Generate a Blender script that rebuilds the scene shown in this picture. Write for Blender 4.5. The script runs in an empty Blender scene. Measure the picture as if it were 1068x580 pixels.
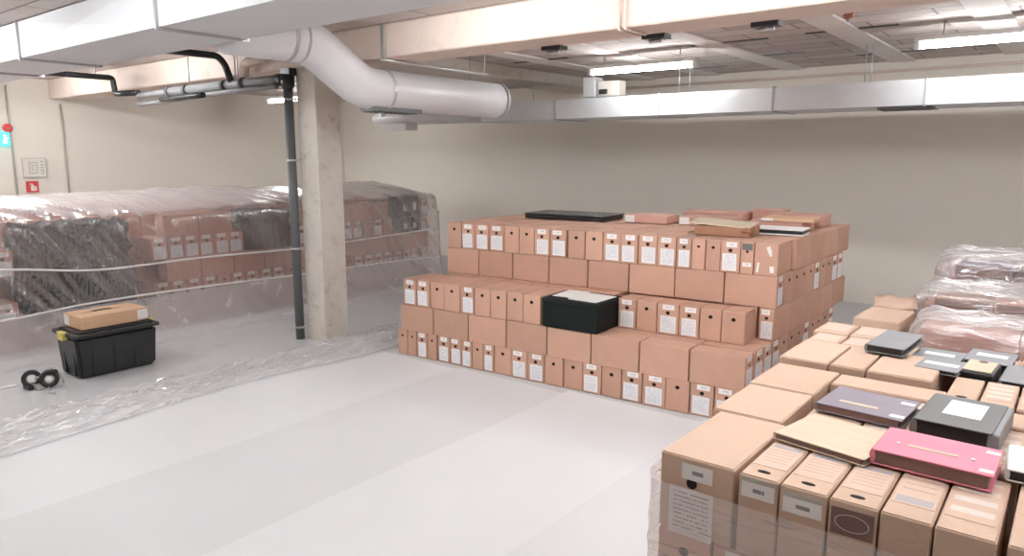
import bpy, bmesh, math, random
from mathutils import Vector, Matrix, noise
random.seed(11)
S = bpy.context.scene
C = S.collection
PI = math.pi

# ------------------------------------------------------------------ materials
def new_mat(name):
    m = bpy.data.materials.new(name); m.use_nodes = True
    nt = m.node_tree; nt.nodes.clear()
    out = nt.nodes.new('ShaderNodeOutputMaterial')
    return m, nt, out

def nd(nt, kind, **kw):
    n = nt.nodes.new(kind)
    for k, v in kw.items(): setattr(n, k, v)
    return n

def col4(c): return (c[0], c[1], c[2], 1.0)

def math_node(nt, op, a, b=None):
    n = nd(nt, 'ShaderNodeMath', operation=op)
    for i, v in enumerate((a, b)):
        if v is None: continue
        if isinstance(v, (int, float)): n.inputs[i].default_value = v
        else: nt.links.new(v, n.inputs[i])
    return n.outputs[0]

def mixrgb(nt, fac, a, b, blend='MIX'):
    n = nd(nt, 'ShaderNodeMix', data_type='RGBA', blend_type=blend)
    for sock, v in ((n.inputs[0], fac), (n.inputs[6], a), (n.inputs[7], b)):
        if isinstance(v, (int, float)): sock.default_value = v
        elif isinstance(v, tuple): sock.default_value = col4(v)
        else: nt.links.new(v, sock)
    return n.outputs[2]

def plain(name, c, rough=.6, metal=0., var=.06, scale=6., bump=0., bscale=60., objvar=0., spec=.5, stretch=None):
    """Principled surface with gentle noise variation and a per-object shift of value."""
    m, nt, out = new_mat(name)
    p = nd(nt, 'ShaderNodeBsdfPrincipled')
    p.inputs['Roughness'].default_value = rough
    p.inputs['Metallic'].default_value = metal
    p.inputs['Specular IOR Level'].default_value = spec
    tc = nd(nt, 'ShaderNodeTexCoord')
    vec = tc.outputs['Object']
    if stretch:
        mp = nd(nt, 'ShaderNodeMapping'); mp.inputs['Scale'].default_value = stretch
        nt.links.new(vec, mp.inputs['Vector']); vec = mp.outputs['Vector']
    nz = nd(nt, 'ShaderNodeTexNoise'); nz.inputs['Scale'].default_value = scale; nz.inputs['Detail'].default_value = 4
    nt.links.new(vec, nz.inputs['Vector'])
    lo = tuple(max(0, x * (1 - var * 2)) for x in c); hi = tuple(min(1, x * (1 + var * 2)) for x in c)
    colr = mixrgb(nt, nz.outputs['Fac'], lo, hi)
    if objvar:
        oi = nd(nt, 'ShaderNodeObjectInfo')
        f = math_node(nt, 'ADD', math_node(nt, 'MULTIPLY', oi.outputs['Random'], objvar * 2), 1 - objvar)
        hs = nd(nt, 'ShaderNodeHueSaturation'); nt.links.new(f, hs.inputs['Value']); nt.links.new(colr, hs.inputs['Color'])
        colr = hs.outputs['Color']
    nt.links.new(colr, p.inputs['Base Color'])
    if bump:
        n2 = nd(nt, 'ShaderNodeTexNoise'); n2.inputs['Scale'].default_value = bscale; n2.inputs['Detail'].default_value = 5
        nt.links.new(vec, n2.inputs['Vector'])
        b = nd(nt, 'ShaderNodeBump'); b.inputs['Strength'].default_value = bump; b.inputs['Distance'].default_value = .02
        b.inputs['Distance'].default_value = .05 if 'crinkled' in name else .02; n2.inputs['Distortion'].default_value = 1.5 if 'crinkled' in name else 0
        nt.links.new(n2.outputs['Fac'], b.inputs['Height']); nt.links.new(b.outputs['Normal'], p.inputs['Normal'])
    nt.links.new(p.outputs[0], out.inputs[0])
    return m

def concrete(name, a, b, scale=3., stain=(.2, .16, .14), amt=.5, planks=None):
    m, nt, out = new_mat(name)
    p = nd(nt, 'ShaderNodeBsdfPrincipled'); p.inputs['Roughness'].default_value = .85
    tc = nd(nt, 'ShaderNodeTexCoord')
    n1 = nd(nt, 'ShaderNodeTexNoise'); n1.inputs['Scale'].default_value = scale; n1.inputs['Detail'].default_value = 8; n1.inputs['Roughness'].default_value = .65
    n2 = nd(nt, 'ShaderNodeTexNoise'); n2.inputs['Scale'].default_value = scale * 3.3; n2.inputs['Detail'].default_value = 6
    n3 = nd(nt, 'ShaderNodeTexNoise'); n3.inputs['Scale'].default_value = 70; n3.inputs['Detail'].default_value = 3
    for n in (n1, n2, n3): nt.links.new(tc.outputs['Object'], n.inputs['Vector'])
    base = mixrgb(nt, n1.outputs['Fac'], a, b)
    r = nd(nt, 'ShaderNodeValToRGB'); r.color_ramp.elements[0].position = .56; r.color_ramp.elements[1].position = .78
    nt.links.new(n2.outputs['Fac'], r.inputs['Fac'])
    base = mixrgb(nt, math_node(nt, 'MULTIPLY', r.outputs['Color'], amt), base, stain)
    if planks:
        w = nd(nt, 'ShaderNodeTexBrick'); w.inputs['Scale'].default_value = 1
        w.inputs['Brick Width'].default_value = planks[0]; w.inputs['Row Height'].default_value = planks[1]
        w.inputs['Mortar Size'].default_value = .012; w.inputs['Mortar Smooth'].default_value = .3
        w.inputs['Color1'].default_value = (1, 1, 1, 1); w.inputs['Color2'].default_value = (.78, .76, .75, 1); w.inputs['Mortar'].default_value = (.42, .38, .37, 1)
        nt.links.new(tc.outputs['Object'], w.inputs['Vector'])
        base = mixrgb(nt, 1.0, base, w.outputs['Color'], 'MULTIPLY')
    nt.links.new(base, p.inputs['Base Color'])
    bp = nd(nt, 'ShaderNodeBump'); bp.inputs['Strength'].default_value = .35; bp.inputs['Distance'].default_value = .01
    nt.links.new(n3.outputs['Fac'], bp.inputs['Height']); nt.links.new(bp.outputs['Normal'], p.inputs['Normal'])
    nt.links.new(p.outputs[0], out.inputs[0])
    return m

def paper(name, bg, ink, rows, left=.1, right=.9, top=.92, bottom=.08, gap=.45, density=.42, horiz='X', vert='Z', words=14., band=None):
    """Sheet with rows of unreadable grey print, laid out in the sheet's own 0..1 box."""
    m, nt, out = new_mat(name)
    p = nd(nt, 'ShaderNodeBsdfPrincipled'); p.inputs['Roughness'].default_value = .7
    tc = nd(nt, 'ShaderNodeTexCoord'); sp = nd(nt, 'ShaderNodeSeparateXYZ'); nt.links.new(tc.outputs['Generated'], sp.inputs[0])
    u, v = sp.outputs[horiz], sp.outputs[vert]
    oi = nd(nt, 'ShaderNodeObjectInfo')
    rr = math_node(nt, 'MULTIPLY', v, rows)
    fr = math_node(nt, 'FRACT', rr); fl = math_node(nt, 'FLOOR', rr)
    cm = nd(nt, 'ShaderNodeCombineXYZ')
    nt.links.new(math_node(nt, 'MULTIPLY', u, words), cm.inputs[0]); nt.links.new(math_node(nt, 'MULTIPLY', fl, 7.31), cm.inputs[1])
    nt.links.new(math_node(nt, 'MULTIPLY', oi.outputs['Random'], 90.), cm.inputs[2])
    nz = nd(nt, 'ShaderNodeTexNoise'); nz.inputs['Scale'].default_value = 1.; nz.inputs['Detail'].default_value = 2
    nt.links.new(cm.outputs[0], nz.inputs['Vector'])
    mask = math_node(nt, 'GREATER_THAN', nz.outputs['Fac'], density)
    for t in (math_node(nt, 'GREATER_THAN', fr, gap), math_node(nt, 'GREATER_THAN', u, left), math_node(nt, 'LESS_THAN', u, right),
              math_node(nt, 'GREATER_THAN', v, bottom), math_node(nt, 'LESS_THAN', v, top)):
        mask = math_node(nt, 'MULTIPLY', mask, t)
    c = mixrgb(nt, math_node(nt, 'MULTIPLY', mask, .75), bg, ink)
    if band:
        bm_ = math_node(nt, 'MULTIPLY', math_node(nt, 'GREATER_THAN', v, band[0]), math_node(nt, 'LESS_THAN', v, band[1]))
        bm_ = math_node(nt, 'MULTIPLY', bm_, math_node(nt, 'MULTIPLY', math_node(nt, 'GREATER_THAN', u, .06), math_node(nt, 'LESS_THAN', u, .94)))
        c = mixrgb(nt, bm_, c, band[2])
    nt.links.new(c, p.inputs['Base Color']); nt.links.new(p.outputs[0], out.inputs[0])
    return m

def film(name, tint, base, edge, rough=.12, bump=.6, scale=9., stretch=(1, 1, 1), rot=(0, 0, 0), white=.9, gloss=1.6):
    """Polythene: clear sheet with a milky haze that thickens where it is seen edge-on, under a wrinkled shine."""
    m, nt, out = new_mat(name)
    tr = nd(nt, 'ShaderNodeBsdfTransparent'); tr.inputs[0].default_value = col4(tint)
    df = nd(nt, 'ShaderNodeBsdfDiffuse'); df.inputs[0].default_value = (white, white * .985, white * .985, 1)
    gl = nd(nt, 'ShaderNodeBsdfGlossy'); gl.inputs['Roughness'].default_value = rough; gl.inputs[0].default_value = (.97, .97, .97, 1)
    tc = nd(nt, 'ShaderNodeTexCoord'); mp = nd(nt, 'ShaderNodeMapping')
    mp.inputs['Scale'].default_value = stretch; mp.inputs['Rotation'].default_value = rot
    nt.links.new(tc.outputs['Object'], mp.inputs['Vector'])
    nz = nd(nt, 'ShaderNodeTexNoise'); nz.inputs['Scale'].default_value = scale; nz.inputs['Detail'].default_value = 3; nz.inputs['Distortion'].default_value = .6
    nt.links.new(mp.outputs['Vector'], nz.inputs['Vector'])
    bp = nd(nt, 'ShaderNodeBump'); bp.inputs['Strength'].default_value = bump; bp.inputs['Distance'].default_value = .03
    nt.links.new(nz.outputs['Fac'], bp.inputs['Height'])
    for n_ in (df, gl): nt.links.new(bp.outputs['Normal'], n_.inputs['Normal'])
    lw = nd(nt, 'ShaderNodeLayerWeight'); lw.inputs['Blend'].default_value = .35
    f = math_node(nt, 'ADD', math_node(nt, 'MULTIPLY', lw.outputs['Facing'], edge), base)
    r = nd(nt, 'ShaderNodeValToRGB'); r.color_ramp.elements[0].position = .6; r.color_ramp.elements[1].position = .72
    nt.links.new(nz.outputs['Fac'], r.inputs['Fac'])
    f = math_node(nt, 'ADD', f, math_node(nt, 'MULTIPLY', r.outputs['Color'], base * .8))
    f = math_node(nt, 'MINIMUM', f, .97)
    mx = nd(nt, 'ShaderNodeMixShader'); nt.links.new(f, mx.inputs[0])
    tl = nd(nt, 'ShaderNodeBsdfTranslucent'); tl.inputs[0].default_value = (white, white * .985, white * .985, 1)
    hz = nd(nt, 'ShaderNodeMixShader'); hz.inputs[0].default_value = .25
    nt.links.new(df.outputs[0], hz.inputs[1]); nt.links.new(tl.outputs[0], hz.inputs[2])
    nt.links.new(tr.outputs[0], mx.inputs[1]); nt.links.new(hz.outputs[0], mx.inputs[2])
    l2 = nd(nt, 'ShaderNodeLayerWeight'); l2.inputs['Blend'].default_value = .5; nt.links.new(bp.outputs['Normal'], l2.inputs['Normal'])
    g = math_node(nt, 'MULTIPLY', math_node(nt, 'ADD', math_node(nt, 'MULTIPLY', math_node(nt, 'POWER', l2.outputs['Facing'], 4.), .25), .07), gloss)
    g = math_node(nt, 'MINIMUM', g, .7)
    m2 = nd(nt, 'ShaderNodeMixShader'); nt.links.new(g, m2.inputs[0])
    nt.links.new(mx.outputs[0], m2.inputs[1]); nt.links.new(gl.outputs[0], m2.inputs[2]); nt.links.new(m2.outputs[0], out.inputs[0])
    return m

def emit(name, c, s):
    m, nt, out = new_mat(name)
    e = nd(nt, 'ShaderNodeEmission'); e.inputs[0].default_value = col4(c); e.inputs[1].default_value = s
    nt.links.new(e.outputs[0], out.inputs[0])
    return m

LAMP = 35.0
M = dict(
    card=plain('brown cardboard', (.545, .33, .245), .78, var=.05, scale=5, bump=.12, bscale=90, objvar=.10, spec=.25),
    card_fg=plain('pale brown cardboard', (.58, .41, .31), .75, var=.04, scale=4, bump=.1, bscale=80, objvar=.05, spec=.25),
    card_rose=plain('rosy cardboard', (.56, .33, .27), .78, var=.05, scale=5, bump=.1, objvar=.10, spec=.25),
    carton=plain('flat carton board', (.60, .39, .25), .7, var=.05, scale=6, objvar=.06, spec=.3),
    hole=plain('painted hole shade', (.012, .01, .009), .9, var=.02),  # near-black colour paints the shade inside holes and openings
    paper=paper('printed white sheet', (.82, .81, .82), (.50, .53, .60), 11, density=.47),
    paper_fg=paper('printed form sheet', (.74, .69, .66), (.22, .17, .17), 11, words=18, density=.42, gap=.6),
    tag=paper('white name tag paper', (.85, .82, .80), (.40, .38, .42), 3, top=.66, bottom=.3, left=.3, right=.75, density=.40, words=16),
    tag_fg=paper('white number tag paper', (.80, .75, .72), (.10, .09, .10), 3, top=.62, bottom=.34, left=.34, right=.7, density=.34, words=34, gap=.1),
    white=plain('white paper', (.82, .81, .79), .7, var=.02),
    panel=paper('printed box lid', (.63, .45, .35), (.42, .28, .22), 8, horiz='X', vert='Y', gap=.78, density=.30, words=3, top=.78, bottom=.14, left=.1, right=.9, band=(.84, .97, (.40, .36, .38))),
    panel_flip=paper('printed box lid reversed', (.63, .45, .35), (.42, .29, .23), 8, horiz='X', vert='Y', gap=.78, density=.30, words=3, top=.9, bottom=.25, left=.1, right=.9, band=(.03, .18, (.42, .36, .36))),
    stripe=paper('striped box lid', (.60, .42, .32), (.68, .61, .56), 4, horiz='X', vert='Y', gap=.55, density=.2, words=2, top=.95, bottom=.05, left=.06, right=.94),
    wall=plain('cream wall paint', (.80, .745, .67), .8, var=.012, scale=1.2, bump=.03, bscale=30, spec=.2),
    floor=plain('grey screed floor', (.60, .595, .60), .55, var=.05, scale=1.3, bump=.05, bscale=25),
    sheet=plain('milky white floor covering', (.72, .72, .73), .42, var=.03, scale=1.1, bump=.10, bscale=5, objvar=.05),
    beam=concrete('pinkish cast concrete', (.70, .57, .50), (.78, .66, .58), 2.2, (.52, .41, .35), .4),
    column=concrete('grey cast concrete', (.52, .47, .42), (.74, .68, .61), 3.2, (.22, .19, .17), .45),
    ceiling=concrete('block ceiling', (.56, .49, .46), (.70, .63, .59), 2.5, (.38, .31, .28), .4, planks=(1.1, .32)),
    rib=concrete('ceiling rib concrete', (.74, .68, .64), (.80, .75, .71), 2.5, (.56, .50, .46), .3),
    duct=plain('light galvanised duct', (.68, .69, .71), .5, .05, var=.02, scale=3, bump=.03, bscale=12),
    duct_round=plain('pale grey spiral duct', (.76, .75, .77), .42, .05, var=.02, scale=3),
    seam=plain('duct seam metal', (.50, .50, .52), .4, .4, var=.02),
    grille=plain('dark grille metal', (.16, .16, .165), .5, .4, var=.05),
    steel=plain('galvanised steel', (.55, .54, .53), .4, .6, var=.04),
    pipe=plain('dark grey plastic pipe', (.105, .11, .115), .4, var=.05, scale=4),
    pipe_black=plain('black plastic pipe', (.018, .02, .02), .35, var=.05),
    pipe_grey=plain('grey drain pipe', (.30, .30, .31), .45, var=.06),
    black=plain('black plastic', (.012, .013, .015), .32, var=.1, scale=8, bump=.05),
    crate=plain('black fabric box', (.010, .013, .013), .75, var=.15, scale=30, bump=.2, bscale=120, spec=.2),
    yellow=plain('yellow latch plastic', (.72, .62, .16), .4),
    bag=plain('crinkled black polythene', (.022, .023, .025), .2, var=.1, scale=6, bump=1., bscale=9, stretch=(1, 3., .6)),
    film=film('clear polythene', (.985, .965, .965), 0.075, .92, rough=.17, bump=.4, scale=4.5, stretch=(1, 2.6, .7), rot=(.75, 0, 0), gloss=2.4),
    skirt=film('milky polythene', (.97, .94, .94), .42, .34, rough=.3, bump=.35, scale=5, gloss=1.),
    wrap=film('shiny stretch film', (.98, .95, .96), .14, .62, rough=.14, bump=.8, scale=11, stretch=(.7, 1.4, 2.), gloss=2.6),
    stretch=film('thin stretch film', (.985, .95, .945), .17, .30, rough=.2, bump=.5, scale=6, stretch=(.5, .5, 7.), gloss=1.5),
    bunch=film('bunched polythene', (.98, .98, .985), .42, .5, rough=.15, bump=.7, scale=14, stretch=(1.6, .6, 1), gloss=2.2),
    flat_film=film('flat polythene on floor', (.98, .98, .985), .10, .2, rough=.25, bump=.25, scale=4, gloss=1.),
    cord=plain('white strapping', (.84, .80, .79), .5, var=.03),
    lamp=emit('fluorescent tube glow', (.955, .98, 1.0), LAMP),
    housing=plain('white lamp housing', (.80, .79, .78), .4),
    cream=plain('cream folder card', (.60, .50, .37), .65, var=.07, scale=7, stretch=(1, 4, 1)),
    pink=plain('pink folder card', (.74, .22, .30), .5, var=.05, scale=9),
    purple=plain('purple grey folder cloth', (.25, .215, .25), .55, var=.06, scale=14),
    grey=plain('dark grey binder board', (.125, .122, .122), .5, var=.06, scale=10),
    greylight=plain('grey binder board', (.24, .24, .25), .5, var=.06, scale=10),
    brownedge=plain('brown paper block', (.20, .115, .10), .8, var=.12, scale=30, stretch=(1, 1, 12)),
    leather=plain('brown leather board', (.34, .17, .10), .5, var=.1, scale=8),
    sign_red=plain('red sign', (.62, .06, .06), .5, var=.02),
    sign_cyan=emit('cyan exit sign glow', (.10, .72, .78), 1.1),
    sign_white=plain('white sign plate', (.74, .70, .64), .5, var=.03),
    sign_glow=emit('white glowing figure', (1, 1, 1), 1.2),
    sign_ink=plain('grey sign ink', (.45, .41, .36), .6),
    rust=plain('red oxide metal', (.42, .13, .09), .5),
)

for n_ in M['bag'].node_tree.nodes:
    if n_.type == 'MAPPING': n_.inputs['Rotation'].default_value = (.8, 0, 0)
    if n_.type == 'BSDF_PRINCIPLED': n_.inputs['Specular IOR Level'].default_value = 1.0
# ------------------------------------------------------------------ mesh helpers
def obj(name, bm, mats, parent=None, loc=None, rot=None, smooth=False):
    me = bpy.data.meshes.new(name)
    bm.normal_update(); bm.to_mesh(me); bm.free()
    for m in (mats if isinstance(mats, (list, tuple)) else [mats]): me.materials.append(m)
    if smooth:
        for p in me.polygons: p.use_smooth = True
    return link(name, me, parent, loc, rot)

def link(name, me, parent=None, loc=None, rot=None):
    o = bpy.data.objects.new(name, me); C.objects.link(o)
    if parent is not None: o.parent = parent
    if loc is not None: o.location = loc
    if rot is not None: o.rotation_euler = rot if isinstance(rot, (tuple, list)) else (0, 0, rot)
    return o

def tag(o, label, cat, group=None, kind=None):
    o['label'] = label; o['category'] = cat
    if group: o['group'] = group
    if kind: o['kind'] = kind
    return o

def empty(name, loc=(0, 0, 0), rot=0):
    o = bpy.data.objects.new(name, None); C.objects.link(o); o.location = loc; o.rotation_euler = (0, 0, rot); o.empty_display_size = .1
    return o

def add_box(bm, x0, x1, y0, y1, z0, z1, mi=0, mtx=None):
    vs = [bm.verts.new(p) for p in ((x0, y0, z0), (x1, y0, z0), (x1, y1, z0), (x0, y1, z0), (x0, y0, z1), (x1, y0, z1), (x1, y1, z1), (x0, y1, z1))]
    if mtx is not None:
        for v in vs: v.co = mtx @ v.co
    fs = []
    for q in ((3, 2, 1, 0), (4, 5, 6, 7), (0, 1, 5, 4), (1, 2, 6, 5), (2, 3, 7, 6), (3, 0, 4, 7)):
        f = bm.faces.new([vs[i] for i in q]); f.material_index = mi; fs.append(f)
    return fs

def box_bm(x0, x1, y0, y1, z0, z1, bev=0., seg=1):
    bm = bmesh.new(); add_box(bm, x0, x1, y0, y1, z0, z1)
    if bev: bmesh.ops.bevel(bm, geom=bm.edges[:], offset=bev, segments=seg, affect='EDGES', profile=.6)
    return bm

def tube(bm, pts, r, n=12, cap=True, mi=0):
    pts = [Vector(p) for p in pts]; rings = []
    rs = r if isinstance(r, (list, tuple)) else [r] * len(pts)
    up = None
    for i, p in enumerate(pts):
        if i == 0: t = (pts[1] - p)
        elif i == len(pts) - 1: t = (p - pts[i - 1])
        else: t = (pts[i + 1] - p).normalized() + (p - pts[i - 1]).normalized()
        t.normalize()
        if up is None:
            up = Vector((0, 0, 1)) if abs(t.z) < .9 else Vector((1, 0, 0))
        a = up - t * up.dot(t)
        if a.length < 1e-4: a = Vector((1, 0, 0)) - t * t.x
        a.normalize(); up = a; b = t.cross(a)
        rings.append([bm.verts.new(p + (a * math.cos(2 * PI * k / n) + b * math.sin(2 * PI * k / n)) * rs[i]) for k in range(n)])
    for i in range(len(rings) - 1):
        for k in range(n):
            f = bm.faces.new((rings[i][k], rings[i][(k + 1) % n], rings[i + 1][(k + 1) % n], rings[i + 1][k])); f.material_index = mi; f.smooth = True
    if cap:
        f = bm.faces.new(list(reversed(rings[0]))); f.material_index = mi
        f = bm.faces.new(rings[-1]); f.material_index = mi
    return rings

def bend(pts, r, n=6):
    """Round the corners of a polyline."""
    pts = [Vector(p) for p in pts]; out = [pts[0]]
    for i in range(1, len(pts) - 1):
        a, p, b = pts[i - 1], pts[i], pts[i + 1]
        da = (a - p).normalized(); db = (b - p).normalized()
        rr = min(r, (a - p).length * .45, (b - p).length * .45)
        s, e = p + da * rr, p + db * rr
        for k in range(n + 1):
            t = k / n
            out.append(s * (1 - t) ** 2 + p * 2 * t * (1 - t) + e * t * t)
    out.append(pts[-1]); return out

def ridge(p, f, seed=0.):
    return 1 - abs(noise.noise(Vector((p[0] * f[0] + seed, p[1] * f[1] + seed * 1.7, p[2] * f[2] - seed)))) * 2

def grid_mesh(bm, P, mi=0):
    """P[i][j] of points -> quads."""
    V = [[bm.verts.new(p) for p in row] for row in P]
    for i in range(len(V) - 1):
        for j in range(len(V[0]) - 1):
            f = bm.faces.new((V[i][j], V[i + 1][j], V[i + 1][j + 1], V[i][j + 1])); f.smooth = True; f.material_index = mi
    return V

# ------------------------------------------------------------------ archive boxes
_mesh = {}
def shared(key, make, mats):
    if key not in _mesh:
        bm = make(); me = bpy.data.meshes.new(key[0]); bm.normal_update(); bm.to_mesh(me); bm.free()
        for m in mats: me.materials.append(m)
        _mesh[key] = me
    return _mesh[key]

def archive_body(W, L, H, hole):
    """Upright archive box: origin at the middle of its base, spine on -Y, real finger hole sunk in the spine."""
    bm = bmesh.new(); w = W / 2; l = L / 2; e = .0035
    add_box(bm, -w, w, -l, l, 0, H)
    bmesh.ops.bevel(bm, geom=bm.edges[:], offset=e, segments=1, affect='EDGES')
    if hole:
        hx, hz, hr = hole
        front = min((f for f in bm.faces), key=lambda f: f.calc_center_median().y)
        vs = list(front.verts); bm.faces.remove(front)
        q = sorted(vs, key=lambda v: math.atan2(v.co.z - hz, v.co.x - hx))
        n = 12
        r1 = []; r2 = []
        for k in range(n):
            a = -PI + 2 * PI * (k + .5) / n
            cx, cz = hx + hr * math.cos(a), hz + hr * .85 * math.sin(a)
            r1.append(bm.verts.new((cx, -l, cz))); r2.append(bm.verts.new((cx, -l + .012, cz)))
        def near(k):
            a = -PI + 2 * PI * (k + .5) / n
            i = int((a + PI) // (PI / 2)) % 4
            return q[i]
        for k in range(n):
            k2 = (k + 1) % n; c1, c2 = near(k), near(k2)
            bm.faces.new((c1, r1[k2], r1[k]))
            if c1 is not c2: bm.faces.new((c1, c2, r1[k2]))
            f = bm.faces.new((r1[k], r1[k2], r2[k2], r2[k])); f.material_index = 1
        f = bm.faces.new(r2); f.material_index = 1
        bmesh.ops.recalc_face_normals(bm, faces=bm.faces[:])
    # lid flap resting on the top: a thin board with a slight overlap line
    add_box(bm, -w + .004, w - .004, -l + .004, l * .25, H, H + .0022)
    return bm

def plate_bm(w, h, t=.0012):
    bm = bmesh.new(); add_box(bm, -w / 2, w / 2, -t, 0, -h / 2, h / 2); return bm

COUNT = [0]
def archive_box(x, y, z, W, L=.405, H=.246, rot=0., style='P', label='', group='', mat='card', name='archive_box', jit=.3, sheet='paper', tagm='tag'):
    Wq = round(W, 3); COUNT[0] += 1
    hole = None
    if style in 'PLD' : hole = (random.choice((-.004, 0, .003)), H * (.76 if style == 'P' else .71), min(.017, Wq * .12))
    hole = hole and (0., hole[1], hole[2])
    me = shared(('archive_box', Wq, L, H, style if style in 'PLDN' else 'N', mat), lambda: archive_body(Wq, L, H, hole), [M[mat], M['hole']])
    o = link(name, me, None, (x, y, z), rot + math.radians(random.uniform(-jit, jit)))
    tag(o, label, 'box', group)
    f = -L / 2
    if style == 'L':
        w2 = Wq * .56; t = shared(('name_tag', round(w2, 3), tagm), lambda: plate_bm(round(w2, 3), .040), [M[tagm]])
        c = link('name_tag', t, o, (random.uniform(-.08, .08) * Wq, f - .0004, H * .895)); c['label'] = 'small white name tag'
        w3 = Wq * .74; s = shared(('label_sheet', round(w3, 3), sheet), lambda: plate_bm(round(w3, 3), .135), [M[sheet]])
        c = link('label_sheet', s, o, (random.uniform(-.06, .06) * Wq, f - .0004, H * .335), (0, math.radians(random.uniform(-1, 1)), 0)); c['label'] = 'white printed sheet'
    if style == 'D':
        s = shared(('dark_patch', Wq), lambda: plate_bm(Wq * .8, .05), [M['grille']]); c = link('dark_patch', s, o, (0, f - .0004, H * .86)); c['label'] = 'dark printed panel'
        s = shared(('name_tag', Wq, 'd'), lambda: plate_bm(Wq * .7, .032), [M['tag']]); c = link('name_tag', s, o, (0, f - .0004, H * .30)); c['label'] = 'white tag low on the spine'
    if style == 'T':
        for (px, pz, w, h) in ((-.06, .06, .016, .075), (.045, .05, .03, .05), (.02, .20, .03, .02), (.03, .165, .02, .03)):
            c = link('tape_scrap', shared(('tape_scrap', w), lambda: plate_bm(w, h), [M['white']]), o, (px, f - .0004, pz), (0, random.uniform(-.4, .4), 0)); c['label'] = 'torn scrap of white tape'
    return o

ORD = 'zeroth first second third fourth fifth sixth seventh eighth ninth tenth eleventh twelfth thirteenth fourteenth fifteenth sixteenth seventeenth eighteenth nineteenth twentieth'.split()
ORD += ['twenty-' + w for w in ORD[1:10]] + ['thirtieth'] + ['thirty-' + w for w in ORD[1:10]]
def kindword(s):
    return {'L': 'white-labelled box', 'P': 'unlabelled box', 'D': 'dark-spined box', 'T': 'box with torn tape scraps', 'N': 'plain box'}[s]

# ------------------------------------------------------------------ the room
XL, XR, YB, YF, ZC = -12.6, 4.6, 10.1, -4.0, 3.05
def struct(name, bm, m, label=None, cat=None, **k):
    o = obj(name, bm, m, **k); o['kind'] = 'structure'
    if label: o['label'] = label; o['category'] = cat or name.split('_')[0]
    return o
def slab(x0, x1, y0, y1, z0, z1):
    bm = bmesh.new(); add_box(bm, x0, x1, y0, y1, z0, z1); return bm
struct('floor', slab(XL - .2, XR + .2, YF - .2, YB + .2, -.2, 0), M['floor'], 'grey screed floor under the white coverings')
struct('wall_left', slab(XL - .2, XL, YF - .2, YB + .2, 0, ZC + .2), M['wall'], 'cream painted wall with the signs, behind the wrapped stack')
struct('wall_back', slab(XL, XR, YB, YB + .2, 0, ZC + .2), M['wall'], 'long cream painted wall behind the terraced box stack')
struct('wall_right', slab(XR, XR + .2, YF - .2, YB + .2, 0, ZC + .2), M['wall'], 'cream painted side wall outside the view')
struct('wall_front', slab(XL, XR, YF - .2, YF, 0, ZC + .2), M['wall'], 'cream painted wall behind the viewer')
struct('ceiling', slab(XL, XR, YF, YB, ZC, ZC + .2), M['ceiling'], 'stained concrete block ceiling')
k = 0
for cx in (-11.2, -9.9, -8.7, -7.4, -5.35, -4.35, -3.2, -1.9, -.75, .5, 1.8, 3.1):
    k += 1
    bm = bmesh.new(); add_box(bm, cx - .13, cx + .13, 4.95, 10.09, ZC - .018, ZC)
    struct('trim_%d' % k, bm, M['rib'], 'pale concrete ceiling rib, %s of twelve counted from the wall with signs' % ORD[k], 'ceiling rib')
for j, yy in enumerate((5.6, 6.35, 7.3, 8.5, 9.2)):
    k += 1
    bm = bmesh.new()
    xs = [-5.9 + i * 1.17 for i in range(9)]
    for i, xx in enumerate(xs):
        if (i + j) % 3 == 0: continue
        add_box(bm, xx + .15, xx + .95 - .2 * ((i * j) % 2), yy + .02 * (i % 3), yy + .035 + .02 * (i % 3), ZC - .012, ZC)
    struct('trim_%d' % k, bm, M['grille'], 'dark broken joint line across the ceiling blocks, %s from the big concrete beam' % ORD[j + 1], 'ceiling joint')
# concrete frame
struct('concrete_beam', box_bm(XL, XR, 4.50, 4.92, 2.765, ZC, .012), M['beam'], 'long pinkish concrete beam crossing the ceiling over the column', 'beam')
struct('concrete_beam', box_bm(-6.75, -6.0, 4.93, YB - .01, 2.90, ZC, .012), M['column'], 'shallow dark concrete beam from the column to the back wall', 'beam')
bm = box_bm(-6.31, -6.01, 4.493, 4.793, 0, 2.765, .008)
struct('concrete_column', bm, M['column'], 'square grey concrete column with a dark pipe beside it', 'column')

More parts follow.
